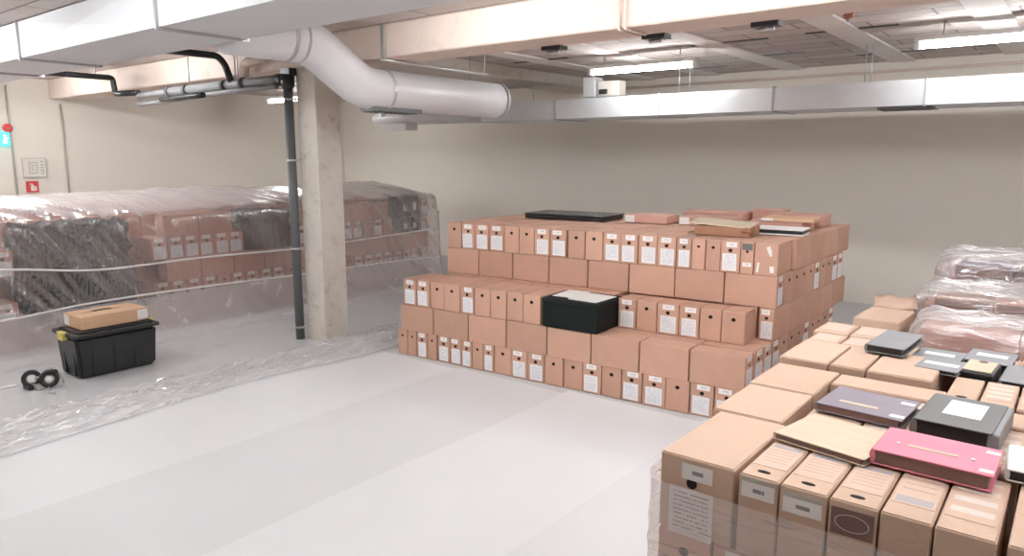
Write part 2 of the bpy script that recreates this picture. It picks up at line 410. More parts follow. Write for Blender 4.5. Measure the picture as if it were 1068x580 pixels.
# ------------------------------------------------------------------ ceiling services
# big rectangular duct
Y0, Y1, ZB = 2.44, 3.08, 2.74
d = tag(empty('hanging_duct', (-5, 2.76, ZB)), 'big pale rectangular duct crossing the ceiling nearest the viewer', 'duct')
def to(o, x, y, z): return (x - o.location.x, y - o.location.y, z - o.location.z)
secs = [-12.58, -10.1, -8.75, -7.35, -4.9, -2.5, 0, 2.4, 4.58]
for a, b in zip(secs, secs[1:]):
    bm = bmesh.new(); cx, cy = (a + b) / 2, 0
    # front panel with a diagonal cross-break: centre pushed out a little
    z0, z1 = 0, ZC - ZB - .012
    for (yy, sgn) in ((Y0, -1), (Y1, 1)):
        pts = [(a + .006, yy, z0), (b - .006, yy, z0), (b - .006, yy, z1), (a + .006, yy, z1)]
        vs = [bm.verts.new((p[0] + 5, p[1] - 2.76, p[2])) for p in pts]
        c = bm.verts.new((cx + 5, yy + sgn * .022 - 2.76, (z0 + z1) / 2))
        for i in range(4):
            q = (vs[i], vs[(i + 1) % 4], c); bm.faces.new(q if sgn < 0 else tuple(reversed(q)))
    for zz in (z0, z1):
        vs = [bm.verts.new((x + 5, y - 2.76, zz)) for x, y in ((a + .006, Y0), (b - .006, Y0), (b - .006, Y1), (a + .006, Y1))]
        bm.faces.new(vs if zz == z1 else list(reversed(vs)))
    for xx in (a + .006, b - .006):
        vs = [bm.verts.new((xx + 5, y - 2.76, zz)) for y, zz in ((Y0, z0), (Y1, z0), (Y1, z1), (Y0, z1))]
        bm.faces.new(vs)
    bmesh.ops.remove_doubles(bm, verts=bm.verts[:], dist=.0005)
    bmesh.ops.recalc_face_normals(bm, faces=bm.faces[:])
    obj('duct_section', bm, M['duct'], d)
for a in secs[1:-1]:
    bm = bmesh.new(); add_box(bm, a + 5 - .012, a + 5 + .012, Y0 - 2.76 - .02, Y1 - 2.76 + .02, -.02, ZC - ZB - .013)
    obj('duct_flange', bm, M['seam'], d)

# round branch duct: out of the big duct, down under the beam, along to its end cap
o = tag(empty('hanging_duct', (-5.2, 3.1, 2.845)), 'fat pale round duct that drops under the concrete beam beside the column', 'duct')
R = .185
pts = bend([(-5.2, 3.09, 2.845), (-5.2, 3.85, 2.845), (-5.2, 4.40, 2.50), (-5.2, 6.30, 2.50)], .16, 5)
bm = bmesh.new(); tube(bm, [to(o, *p) for p in pts], R, 32); obj('duct_pipe', bm, M['duct_round'], o)
for a, b in (((-5.2, 3.60, 2.845), (-5.2, 3.63, 2.845)), ((-5.2, 3.72, 2.845), (-5.2, 3.74, 2.845)), ((-5.2, 4.62, 2.5), (-5.2, 4.65, 2.5)), ((-5.2, 6.27, 2.5), (-5.2, 6.315, 2.5))):
    bm = bmesh.new(); tube(bm, [to(o, *a), to(o, *b)], R + .008, 32); obj('duct_collar', bm, M['seam'], o, smooth=False)
bm = bmesh.new()
add_box(bm, -.10, .10, 1.35, 1.95, -.54, -.50)
for i in range(9): add_box(bm, -.09, .09, 1.39 + i * .06, 1.41 + i * .06, -.548, -.54)
obj('air_grille', bm, M['grille'], o)
bm = bmesh.new(); add_box(bm, -.02, .02, 1.5, 1.54, -.58, -.54); obj('damper_lever', bm, M['steel'], o)

# back duct, rectangular then round towards the column
bd = tag(empty('hanging_duct', (-3, 8.38, 2.385)), 'long pale rectangular duct hung along the back wall', 'duct')
secs = [-6.9, -5.6, -4.1, -2.75, -1.3, .1, 1.5, 3.0, 4.5]
for a, b in zip(secs, secs[1:]):
    bm = bmesh.new(); h = .245; dy = .38
    for (yy, sgn) in ((-dy, -1), (dy, 1)):
        vs = [bm.verts.new((x + 3, yy, z)) for x, z in ((a + .005, 0), (b - .005, 0), (b - .005, h), (a + .005, h))]
        c = bm.verts.new(((a + b) / 2 + 3, yy + sgn * .007, h / 2))
        for i in range(4):
            bm.faces.new((vs[i], vs[(i + 1) % 4], c))
    for zz in (0, h): bm.faces.new([bm.verts.new((x + 3, y, zz)) for x, y in ((a + .005, -dy), (b - .005, -dy), (b - .005, dy), (a + .005, dy))])
    for xx in (a + .005, b - .005): bm.faces.new([bm.verts.new((xx + 3, y, z)) for y, z in ((-dy, 0), (dy, 0), (dy, h), (-dy, h))])
    bmesh.ops.remove_doubles(bm, verts=bm.verts[:], dist=.0005); bmesh.ops.recalc_face_normals(bm, faces=bm.faces[:])
    obj('duct_section', bm, M['duct'], bd)
for a in secs[1:-1]:
    bm = bmesh.new(); add_box(bm, a + 3 - .008, a + 3 + .008, -.392, .392, -.012, .257); obj('duct_flange', bm, M['seam'], bd)
bm = bmesh.new(); tube(bm, [(-9.35 + 3, -.2, .115), (-9.30 + 3, -.2, .115), (-6.90 + 3, -.2, .115)], [.07, .10, .115], 24); obj('duct_pipe', bm, M['duct_round'], bd)
for a, b in ((-9.1, -8.5), (-1.72, -1.25)):
    bm = bmesh.new(); zt = 0 if a > -5 else .03
    add_box(bm, a + 3, b + 3, -.33, -.07, zt - (.03 if a > -5 else .10), zt)
    for i in range(6): add_box(bm, a + 3.02, b + 2.98, -.32 + i * .04, -.305 + i * .04, zt - (.036 if a > -5 else .106), zt - (.03 if a > -5 else .10))
    obj('air_grille', bm, M['grille'] if a > -5 else M['housing'], bd)
for x in (-6.2, -4.0, -3.86, -1.92, -1.86, .6, 2.6):
    bm = bmesh.new(); tube(bm, [(x + 3, -.06, .24), (x + 3, -.06, ZC - 2.385 - .02)], .006, 6); obj('hanger_rod', bm, M['steel'], bd)

# hanger for the round duct under the beam
h = tag(empty('duct_hanger', (-5.0, 4.46, 2.77)), 'thin steel strap hanger beside the round duct on the beam', 'bracket')
bm = bmesh.new(); add_box(bm, -.012, .0, -.0, .03, -.02, .27); add_box(bm, .025, .035, -.0, .03, -.02, .27); obj('strap', bm, M['steel'], h)
bm = bmesh.new(); tube(bm, [(-.02, .02, -.02), (.0, .6, -.035), (.0, 1.45, -.035)], .014, 8); obj('rail', bm, M['steel'], h)
bm = bmesh.new(); tube(bm, [(.0, 1.40, -.04), (.0, 1.40, .26)], .008, 8); obj('hanger_rod', bm, M['steel'], h)
bm = bmesh.new(); tube(bm, [(-.2, 1.40, -.10), (-.2, 1.40, .26)], .006, 8); obj('hanger_rod', bm, M['steel'], h)

# conduits and brackets on the beam
cd = tag(empty('hanging_conduit', (-2.62, 4.48, 2.77)), 'pair of thin conduits running up the face of the concrete beam', 'conduit')
for dx in (0, .05):
    bm = bmesh.new(); tube(bm, bend([(dx, .0, .27), (dx, .0, -.018), (dx, .30, -.018)], .03), .010, 8); obj('conduit_pipe', bm, M['beam'], cd)
for i, (x, w) in enumerate(((-3.45, 'under the beam, closest to the round duct'), (-2.55, 'under the beam behind the pair of conduits'), (-1.75, 'under the beam, farthest from the round duct'))):
    b = tag(empty('hanging_clamp', (x, 4.9, 2.765)), 'small black clamp bracket ' + w, 'bracket', 'clamps along the beam')
    bm = bmesh.new(); add_box(bm, -.09, .09, -.05, .06, -.03, 0); obj('clamp_plate', bm, M['pipe_black'], b)
    bm = bmesh.new(); tube(bm, [(-.05, 0, -.045), (.05, 0, -.045)], .012, 8); tube(bm, [(0, 0, -.045), (0, 0, -.028)], .008, 8); obj('clamp_bolt', bm, M['steel'], b)
bm = bmesh.new(); tube(bm, [(-1.72, 4.97, 2.79), (-1.70, 5.6, 2.95), (-1.66, 6.35, 3.02)], .010, 8)
tag(obj('hanging_conduit', bm, M['rib']), 'thin pale conduit sloping up from the beam to the red ceiling cap', 'conduit')
o = tag(empty('red_detector', (-1.64, 6.42, 3.05)), 'small rusty red cap on the ceiling past the beam', 'cap')
bm = bmesh.new(); tube(bm, [(0, 0, -.005), (0, 0, -.03), (0, 0, -.06)], [.05, .05, .03], 14); obj('cap_body', bm, M['rust'], o)
bm = bmesh.new(); tube(bm, [(0, 0, -.06), (0, 0, -.085)], .012, 8); obj('cap_stem', bm, M['steel'], o)
bm = bmesh.new(); tube(bm, [(-5.9, 10.04, 2.93), (4.5, 10.04, 2.93)], .018, 8)
tag(obj('hanging_conduit', bm, M['beam']), 'long straight conduit along the top of the back wall', 'conduit')
jb = tag(empty('junction_box', (-5.05, 8.15, 2.645)), 'small grey junction box standing on the back wall duct', 'box')
bm = box_bm(-.16, .02, -.1, .1, 0, .25, .01); obj('box_body', bm, M['duct'], jb)
bm = box_bm(.05, .36, -.08, .1, 0, .19, .01); obj('box_cover', bm, M['sign_white'], jb)
bm = box_bm(.08, .2, -.10, -.08, .03, .09, .004); obj('socket', bm, M['pipe_black'], jb)

# lamps
def lamp(x, y, label, L=1.5, z=2.93, group='fluorescent ceiling lamps'):
    t = tag(empty('hanging_lamp', (x, y, z)), label, 'lamp', group)
    bm = box_bm(-L / 2, L / 2, -.05, .05, .0, .045, .008); obj('housing', bm, M['housing'], t)
    bm = bmesh.new(); tube(bm, [(-L / 2 + .05, 0, -.03), (L / 2 - .05, 0, -.03)], .028, 12); obj('tube', bm, M['lamp'], t)
    for s in (-1, 1):
        bm = box_bm(min(s * L / 2, s * (L / 2 - .045)), max(s * L / 2, s * (L / 2 - .045)), -.04, .04, -.06, .0, .006); obj('lamp_holder', bm, M['housing'], t)
        bm = bmesh.new(); tube(bm, [(s * L * .35, 0, .044), (s * L * .35, 0, ZC - z)], .006, 6); obj('hanger_rod', bm, M['steel'], t)
    return t
lamp(-4.03, 7.4, 'lit fluorescent lamp over the terraced stack, middle of the far row', 1.34, 2.89)
lamp(-.60, 7.4, 'lit fluorescent lamp above the back wall duct, closest to the room side', 1.44, 2.89)
lamp(-10.55, 7.4, 'lit fluorescent lamp glimpsed behind the column top pipes', 1.30, 2.86)
for x, y, w in ((-9.6, 1.3, 'over the black trunk side'), (-4.6, 1.3, 'over the white floor covering'), (-11.1, 3.45, 'added unseen behind the big duct toward the sign wall'), (-8.4, 3.45, 'added unseen behind the big duct above the black trunk'), (-.9, 1.85, 'over the front box stack'), (-7.5, 1.3, 'added unseen between the trunk side and the floor covering'), (-6.6, -1.5, 'behind the viewer toward the sign wall'), (2.3, 1.85, 'over the far side of the front stack'), (2.6, 7.4, 'at the end of the far row'), (-1.6, 3.45, 'added unseen between the big duct and the beam'), (-3.5, 3.45, 'added unseen behind the big duct in front of the terraced stack'), (-.1, 3.5, 'added unseen over the back of the front stack'), (1.8, 3.5, 'added unseen between the duct and beam at the side wall'), (-11.4, 1.0, 'added unseen close to the sign wall'), (-10.4, -1.5, 'added unseen behind the viewer by the sign wall')):  # several are unseen fill lamps added to brighten stacks, beam and sign wall
    lamp(x, y, 'lit fluorescent lamp ' + w, 1.5, 2.95)

# pipes by the column
vp = tag(empty('drain_pipe', (-6.345, 4.42, 0)), 'dark grey drain pipe standing against the concrete column', 'pipe')
bm = bmesh.new(); tube(bm, [(0, 0, 0), (0, 0, 2.62)], .046, 18); obj('pipe_run', bm, M['pipe'], vp)
for z in (.12, .95, 1.85, 2.45):
    bm = bmesh.new(); tube(bm, [(0, 0, z), (0, 0, z + .02)], .050, 18); add_box(bm, .03, .075, .01, .085, z, z + .02); obj('pipe_clip', bm, M['steel'], vp)
bm = bmesh.new(); tube(bm, [(0, 0, 2.56), (0, 0, 2.60), (0, 0, 2.70)], [.05, .068, .068], 18); tube(bm, [(-.02, -.0, 2.66), (-.17, -.0, 2.66)], .06, 16); add_box(bm, -.07, .07, -.03, .06, 2.69, 2.76); obj('junction', bm, M['pipe_black'], vp)
hp = tag(empty('drain_pipe', (-6.6, 4.34, 2.66)), 'grey horizontal drain pipe under the beam leading to the column', 'pipe')
bm = bmesh.new(); tube(bm, [(.06, .08, 0), (-.4, .02, -.004), (-2.0, 0, -.012)], .048, 14); obj('pipe_run', bm, M['pipe_grey'], hp)
bm = bmesh.new(); tube(bm, [(-2.0, 0, -.012), (-2.75, 0, -.02)], .036, 14); obj('pipe_reducer', bm, M['pipe_grey'], hp)
for x in (-.45, -.8, -1.6, -2.0):
    bm = bmesh.new(); tube(bm, [(x, 0, -.008), (x + .06, 0, -.008)], .058, 14); obj('pipe_collar', bm, M['pipe'], hp)
for x in (-.5, -.55, -1.5):
    bm = bmesh.new(); tube(bm, [(x, .0, .03), (x, .0, ZC - 2.67)], .008, 6); obj('hanger_rod', bm, M['steel'], hp)
bm = bmesh.new(); tube(bm, bend([(-6.5, 4.40, 2.595), (-7.3, 4.30, 2.575), (-8.3, 4.3, 2.545), (-9.3, 4.3, 2.53)], .1), .026, 10)
tag(obj('hanging_pipe', bm, M['pipe_grey']), 'thin grey pipe running just below the horizontal drain pipe', 'pipe')
bm = bmesh.new(); tube(bm, bend([(-7.6, 4.22, 2.555), (-8.0, 4.2, 2.55), (-8.5, 4.2, 2.545)], .1), .03, 10)
tag(obj('hanging_pipe', bm, M['pipe_black']), 'short black pipe length below the grey drain pipes', 'pipe')
bp = tag(empty('black_drain', (-9.93, 4.3, 2.89)), 'black drain pipe with a square elbow hanging farthest from the column', 'pipe')
bm = bmesh.new(); tube(bm, bend([(0, -1.15, .0), (0, .0, .0), (0.0, .02, -.2), (.62, .02, -.215)], .04), .035, 12); obj('pipe_run', bm, M['pipe_black'], bp)
bm = bmesh.new(); tube(bm, [(0, -.2, .03), (0, -.2, .155)], .007, 6); obj('hanger_rod', bm, M['steel'], bp)
bp = tag(empty('black_drain', (-7.30, 4.3, 2.94)), 'black drain pipe with a swan-neck bend joining the grey pipe', 'pipe')
bm = bmesh.new(); tube(bm, bend([(0, -1.15, .0), (0, -.06, .0), (.03, .0, -.08), (.10, .02, -.26)], .05), .036, 12); obj('pipe_run', bm, M['pipe_black'], bp)
bm = bmesh.new(); tube(bm, [(0, -.55, .03), (0, -.55, .105)], .007, 6); obj('hanger_rod', bm, M['steel'], bp)
bm = bmesh.new(); tube(bm, bend([(-7.08, 4.40, 2.70), (-7.08, 4.41, 2.86), (-6.7, 4.43, 2.90)], .06), .05, 12)
tag(obj('hanging_pipe_bend', bm, M['beam']), 'pinkish painted pipe bend against the beam near the column', 'pipe')

# things on the sign wall
for y, w, z1 in ((3.93, 'nearest the exit sign', 2.93), (4.64, 'farther along from the exit sign', 2.70)):
    bm = bmesh.new(); tube(bm, [(XL + .012, y, 1.0), (XL + .012, y, z1)], .016, 8)
    tag(obj('wall_conduit', bm, M['sign_ink']), 'thin vertical conduit on the sign wall, ' + w, 'conduit')
s = tag(empty('exit_sign', (XL + .01, 3.84, 2.15)), 'small glowing cyan exit sign with a white figure', 'sign')
bm = box_bm(0, .05, -.12, .06, -.1, .1, .004); obj('sign_box', bm, M['sign_cyan'], s)
bm = bmesh.new()
tube(bm, [(.051, .0, .052), (.054, .0, .052)], .017, 10)
add_box(bm, .051, .054, -.014, .016, -.012, .032); add_box(bm, .051, .054, -.03, -.008, -.07, -.012); add_box(bm, .051, .054, .004, .026, -.06, -.012); add_box(bm, .051, .054, .016, .045, .008, .02)
obj('running_figure', bm, M['sign_glow'], s)
o = tag(empty('alarm_disc', (XL + .01, 3.9, 2.31)), 'round red alarm disc above the exit sign', 'alarm')
bm = bmesh.new(); tube(bm, [(0, 0, 0), (.02, 0, 0), (.045, 0, 0)], [.065, .065, .04], 18); obj('alarm_body', bm, M['sign_red'], o)
bm = bmesh.new(); tube(bm, [(.045, 0, 0), (.05, 0, 0)], .02, 12); obj('alarm_lens', bm, M['rust'], o)
s = tag(empty('notice_board', (XL + .01, 4.19, 1.73)), 'framed cream evacuation plan on the sign wall', 'notice')
bm = box_bm(0, .02, -.16, .16, -.145, .145, .003); obj('notice_sheet', bm, M['sign_white'], s)
bm = bmesh.new()
for (a, b, c, e) in ((-.16, .16, .138, .145), (-.16, .16, -.145, -.138), (-.16, -.153, -.145, .145), (.153, .16, -.145, .145)): add_box(bm, .02, .024, a, b, c, e)
obj('notice_frame', bm, M['sign_ink'], s)
bm = bmesh.new()
for (a, b, c, e) in ((-.07, .04, .07, .08), (-.07, .04, -.09, -.08), (-.07, -.06, -.09, .08), (.03, .04, -.09, .08), (-.03, .01, .03, .04), (-.03, .01, -.04, -.03), (-.035, -.025, -.04, .04)): add_box(bm, .0205, .022, a, b, c, e)
for i in range(5): add_box(bm, .0205, .022, .085, .13, -.1 + i * .045, -.08 + i * .045)
obj('plan_drawing', bm, M['sign_ink'], s)
s = tag(empty('extinguisher_sign', (XL + .01, 4.14, 1.44)), 'small red fire extinguisher sign below the evacuation plan', 'sign')
bm = box_bm(0, .01, -.085, .085, -.085, .085, .003); obj('sign_plate', bm, M['sign_red'], s)
bm = bmesh.new()
add_box(bm, .01, .013, -.025, .025, -.06, .02); add_box(bm, .01, .013, -.012, .012, .02, .045); add_box(bm, .01, .013, -.04, .0, .035, .05); add_box(bm, .01, .013, .03, .055, -.06, .01)
obj('pictogram', bm, M['sign_white'], s)

# ------------------------------------------------------------------ terraced stack in the middle
GM = 'boxes of the terraced stack'
def line(x, x0, y0, s): return y0 + s * (x - x0)
def row(bounds, z, x0, y0, s, rowname, L=.405):
    n = 0
    for a, b, k in bounds:
        n += 1
        if k == 'C': continue
        xc = (a + b) / 2; ang = math.atan(s)
        yc = line(xc, x0, y0, s) + L / 2 * math.cos(ang) + random.uniform(-.006, .006)
        archive_box(xc - L / 2 * math.sin(ang), yc, z, (b - a) - .003, L, rot=ang, style=k,
                    label='%s, %s from the column end, %s' % (kindword(k), ORD[n], rowname), group=GM)
def lying(bounds, z, x0, y0, s, rowname, W=.185):
    n = 0
    for a, b in bounds:
        n += 1
        xc = (a + b) / 2; ang = math.atan(s)
        yc = line(xc, x0, y0, s) + W / 2
        last = n == len(bounds)
        archive_box(xc, yc, z, W, round(b - a - .006, 3), rot=PI / 2 + ang, style='L' if last else 'P', jit=.15,
                    label='sideways brown box, %s from the column end, %s' % (ORD[n], rowname), group=GM)
TH = .25
P, Lb = 'P', 'L'
T1 = [(-5.107, -4.988, P), (-4.986, -4.873, P), (-4.865, -4.737, Lb), (-4.729, -4.617, P), (-4.605, -4.464, Lb), (-4.457, -4.321, Lb), (-4.317, -4.197, Lb), (-4.193, -4.073, P), (-4.068, -3.957, Lb), (-3.951, -3.772, P), (-3.768, -3.6, Lb), (-3.595, -3.427, Lb), (-3.421, -3.246, P), (-3.24, -3.063, P), (-3.058, -2.892, Lb), (-2.887, -2.714, P), (-2.709, -2.537, Lb), (-2.53, -2.343, Lb), (-2.339, -2.156, P), (-2.15, -1.972, Lb), (-1.965, -1.79, Lb)]
row(T1, 0.004, -5.09, 4.67, .06, 'bottom row of terraced stack')
T2 = [(-5.073, -4.661), (-4.655, -4.248), (-4.243, -3.828), (-3.823, -3.412), (-3.407, -2.996), (-2.991, -2.575), (-2.57, -2.174), (-2.169, -1.758)]
lying(T2, TH, -5.09, 4.67, .06, 'second row of terraced stack')
for n_, (a, b) in enumerate(((-2.991, -2.58), (-2.575, -2.18))):
    archive_box((a + b) / 2, line((a + b) / 2, -5.09, 4.67, .06) + .19 + .0925, TH, .18, .405, rot=PI / 2 + math.atan(.06), style='P', jit=.1,
                label='sideways brown box behind the second row, %s from the black crate' % ORD[n_ + 1], group=GM)
T3a = [(-5.028, -4.866, Lb), (-4.861, -4.705, Lb), (-4.698, -4.53, P), (-4.525, -4.342, P), (-4.333, -4.182, Lb), (-4.173, -3.999, P), (-3.995, -3.828, P), (-3.822, -3.653, P), (-3.647, -3.476, P)]
row(T3a, 2 * TH, -5.09, 4.68, .06, 'third row of terraced stack')
T3b = [(-2.94, -2.78, Lb), (-2.775, -2.601, P), (-2.596, -2.417, Lb), (-2.412, -2.249, Lb), (-2.244, -2.076, P), (-2.072, -1.894, P)]
n = 0
for a, b, k in T3b:
    n += 1; xc = (a + b) / 2; Lr = .235
    archive_box(xc, line(xc, -1.9, 5.185, .06) + Lr / 2, 2 * TH, b - a - .003, Lr, rot=.06, style=k, label='%s, %s past the black crate, third row terrace' % (kindword(k), ORD[n]), group=GM)
T4 = [(-4.989, -4.595), (-4.589, -4.195), (-4.189, -3.794), (-3.789, -3.393), (-3.387, -2.996), (-2.991, -2.585), (-2.581, -2.175), (-2.17, -1.765)]
lying(T4, 3 * TH, -5.03, 5.24, .07, 'fourth row of terraced stack')
T5 = [(-4.97, -4.799, P), (-4.793, -4.633, Lb), (-4.627, -4.465, Lb), (-4.46, -4.286, Lb), (-4.28, -4.116, P), (-4.111, -3.947, P), (-3.941, -3.778, Lb), (-3.772, -3.602, Lb), (-3.587, -3.418, P), (-3.413, -3.244, P), (-3.239, -3.072, Lb), (-3.067, -2.912, Lb), (-2.908, -2.741, Lb), (-2.736, -2.575, Lb), (-2.57, -2.445, Lb), (-2.44, -2.33, P), (-2.327, -2.21, P), (-2.206, -2.051, Lb), (-2.046, -1.946, 'D'), (-1.942, -1.764, 'T')]
row(T5, 4 * TH, -5.03, 5.24, .07, 'top row of terraced stack')
# top layer behind the front row
A5 = math.atan(.07)
for j in range(1, 5):
    x = -1.764; n = 0
    ncol = 18 - (j > 2)
    for i in range(ncol):
        W = .173; xc = x - W / 2 - i * (W + .0065); n += 1
        yc = line(xc, -5.03, 5.24, .07) + .2065 + j * .412
        if xc < -5.0: continue
        dz = random.choice((0, 0, 0, .002, .004))
        archive_box(xc, yc, 4 * TH + dz, W, .405, rot=0, style='N', jit=.15,
                    label='plain box atop the terraced stack, %s row back, %s from open corner' % (ORD[j + 1], ORD[n]), group=GM)
# open side: faces looking along +X
for k in range(1, 10):
    y = 5.758 + (k - 1) * .186
    archive_box(-1.762 - .2025, y, 3 * TH, .181, .405, rot=PI / 2, style=random.choice('LPPPPL'), jit=.5,
                label='box end on terraced stack open side, fourth row, %s from the corner' % ORD[k], group=GM)
for k in range(1, 12):
    y = 5.162 + (k - 1) * .19
    archive_box(-1.765 - .2025, y, TH, .183, .405, rot=PI / 2, style=random.choice('LPPPP') if k > 3 else 'L', jit=.5,
                label='box end on terraced stack open side, second row, %s from the corner' % ORD[k], group=GM)
for k in range(5):
    y = 5.645 + k * .41
    archive_box(-1.762 - .058, y, 2 * TH, .115, .402, style='L' if k == 0 else 'N', jit=.15,
                label=('white-labelled archive box at the foot of the open corner, behind the last terrace box' if k == 0 else 'long box side on terraced stack open side, third row, %s from corner' % ORD[k + 1]), group=GM)
for k in range(5):
    y = 5.49 + k * .42
    archive_box(-1.765 - .09, y, .004, .175, .41, style='N', jit=.15,
                label='long box side on terraced stack open side, bottom row, %s from corner' % ORD[k + 1], group=GM)
# packed inside, never seen from the room: one mass of closed boxes
def core(name, cells, label, cat, mat, m=None):
    bm = bmesh.new()
    for (x0, x1, y0, y1, z0, z1) in cells: add_box(bm, x0, x1, y0, y1, z0, z1, mtx=m)
    o = obj(name, bm, mat); return tag(o, label, cat, None, 'stuff')
def cells(x0, x1, y0, y1, z0, z1, dx, dy, dz, sl=0., xr=0.):
    out = []
    nx, ny, nz = max(1, round((x1 - x0) / dx)), max(1, round((y1 - y0) / dy)), max(1, round((z1 - z0) / dz))
    for i in range(nx):
        for j in range(ny):
            for q in range(nz):
                X0 = x0 + (x1 - x0) * i / nx; Xn = x0 + (x1 - x0) * (i + 1) / nx
                o = sl * ((X0 + Xn) / 2 - xr)
                out.append((X0 + .004, Xn - .004, y0 + o + (y1 - y0) * j / ny + .004, y0 + o + (y1 - y0) * (j + 1) / ny - .004, z0 + (z1 - z0) * q / nz + .001, z0 + (z1 - z0) * (q + 1) / nz - .004))
    return out
cc = cells(-4.95, -2.19, 5.66, 7.32, 3 * TH, 4 * TH, .42, .19, .25)
core('packed_boxes', cc, 'closed brown boxes packed inside the terraced stack, fourth layer', 'boxes', M['card'])
cc = cells(-4.95, -3.03, 5.22, 7.32, 2 * TH, 3 * TH, .17, .42, .25) + cells(-3.02, -1.90, 5.46, 7.32, 2 * TH, 3 * TH, .17, .42, .25)
core('packed_boxes', cc[:], 'closed brown boxes packed inside the terraced stack, third layer', 'boxes', M['card'])
cc = cells(-4.95, -2.19, 5.27, 7.30, TH, 2 * TH, .42, .19, .25)
core('packed_boxes', cc, 'closed brown boxes packed inside the terraced stack, second layer', 'boxes', M['card'])
cc = cells(-4.95, -1.97, 5.30, 7.30, .004, TH, .17, .42, .25)
core('packed_boxes', cc, 'closed brown boxes packed inside the terraced stack, bottom layer', 'boxes', M['card'])

# black crate with papers on the third row terrace
cr = tag(empty('black_crate', (-3.20, 5.010, 2 * TH), .05), 'black fabric storage box with white papers on top, on the terraced stack', 'box')
bm = box_bm(-.255, .255, -.235, .20, 0, .235, .012, 2); obj('box_body', bm, M['crate'], cr)
bm = box_bm(-.262, .262, -.242, .207, .205, .245, .008, 1); obj('box_rim', bm, M['crate'], cr)
for i, (x, y, w, l, r) in enumerate(((-.13, .02, .2, .3, .05), (.10, -.03, .27, .32, -.06))):
    bm = box_bm(-w / 2, w / 2, -l / 2, l / 2, 0, .006, .001); q = obj('paper_sheet', bm, M['white'], cr, (x, y, .246 + i * .0005), r); q['label'] = 'white paper sheet on the lid'
# items lying on top
ZT = 5 * TH + .004
o = tag(empty('black_board', (-4.20, 6.36, ZT), .10), 'long flat black portfolio on top of the terraced stack', 'portfolio')
bm = box_bm(-.46, .46, -.24, .24, .004, .045, .008); obj('portfolio_body', bm, M['black'], o)
bm = box_bm(-.47, .47, -.25, .25, .045, .058, .005); obj('portfolio_cover', bm, M['bag'], o)
def flat_carton(x, y, z, w, l, h, rot, label, end=True, mat='card_rose', name='flat_carton', group='flat cartons on the terraced stack'):
    o = tag(empty(name, (x, y, z), rot), label, 'carton', group)
    bm = box_bm(-w / 2, w / 2, -l / 2, l / 2, 0, h, .004); add_box(bm, -w / 2 + .006, w / 2 - .006, -l / 2 + .006, -.003, h, h + .002); add_box(bm, -w / 2 + .006, w / 2 - .006, .003, l / 2 - .006, h, h + .002)
    obj('carton_body', bm, M[mat], o)
    if end:
        bm = bmesh.new(); add_box(bm, -w / 2 - .001, -w / 2 + .10, -l / 2 - .001, -l / 2, .004, h - .004); add_box(bm, -w / 2 - .001, -w / 2, -l / 2, l / 2, .004, h - .004)
        q = obj('end_label', bm, M['white'], o); q['label'] = 'white label wrapped round one end'
    return o
flat_carton(-3.36, 6.50, ZT, .44, .32, .075, .06, 'flat brown carton with white end next to the black portfolio')
flat_carton(-2.78, 6.60, ZT, .52, .34, .075, .05, 'flat brown carton with white end in front of the leather tray', True)
flat_carton(-2.95, 7.16, ZT, .62, .36, .085, .07, 'flat plain carton at the back of the stack top', False)
flat_carton(-2.12, 6.60, ZT, .46, .42, .08, .04, 'wide plain carton beside the black and white folder', False)
flat_carton(-2.10, 7.02, ZT, .50, .36, .11, .06, 'taller plain carton near the open side of the stack top', False)
flat_carton(-2.02, 6.53, ZT + .083, .44, .30, .03, .10, 'thin pale carton lying on the wide plain carton', True, 'carton')
flat_carton(-2.46, 7.32, ZT, .30, .26, .12, .02, 'small square carton in the far corner of the stack top', False)
o = tag(empty('leather_tray', (-2.33, 5.86, ZT), .10), 'open brown leather folder tray with a lifted flap on the terraced stack', 'tray')
bm = bmesh.new(); add_box(bm, -.23, .23, -.15, .15, 0, .012)
for q in ((-.23, .23, -.15, -.138), (-.23, .23, .138, .15), (-.23, -.218, -.138, .138), (.218, .23, -.138, .138)): add_box(bm, q[0], q[1], q[2], q[3], .012, .075)
obj('tray_body', bm, M['leather'], o)
bm = bmesh.new(); add_box(bm, -.26, .24, -.16, .16, 0, .012); q = obj('tray_flap', bm, M['cream'], o, (-.02, .0, .088), (math.radians(3), math.radians(3), .05)); q['label'] = 'pale flap lifted off the tray'
bm = bmesh.new(); tube(bm, bend([(.16, -.16, .04), (.24, -.19, .05), (.28, -.12, .02), (.25, -.05, .075)], .04), .007, 8); obj('tie_string', bm, M['leather'], o)
o = tag(empty('document_folder', (-1.97, 6.18, ZT), .08), 'black and white document folder between leather tray and cartons', 'folder')
bm = box_bm(-.21, .19, -.14, .12, .0, .012, .002); obj('lower_cover', bm, M['white'], o)
bm = box_bm(-.20, .18, -.132, .11, .012, .042, .002); obj('page_block', bm, M['black'], o)
bm = box_bm(-.21, .19, -.14, .12, .042, .054, .002); obj('upper_cover', bm, M['white'], o)

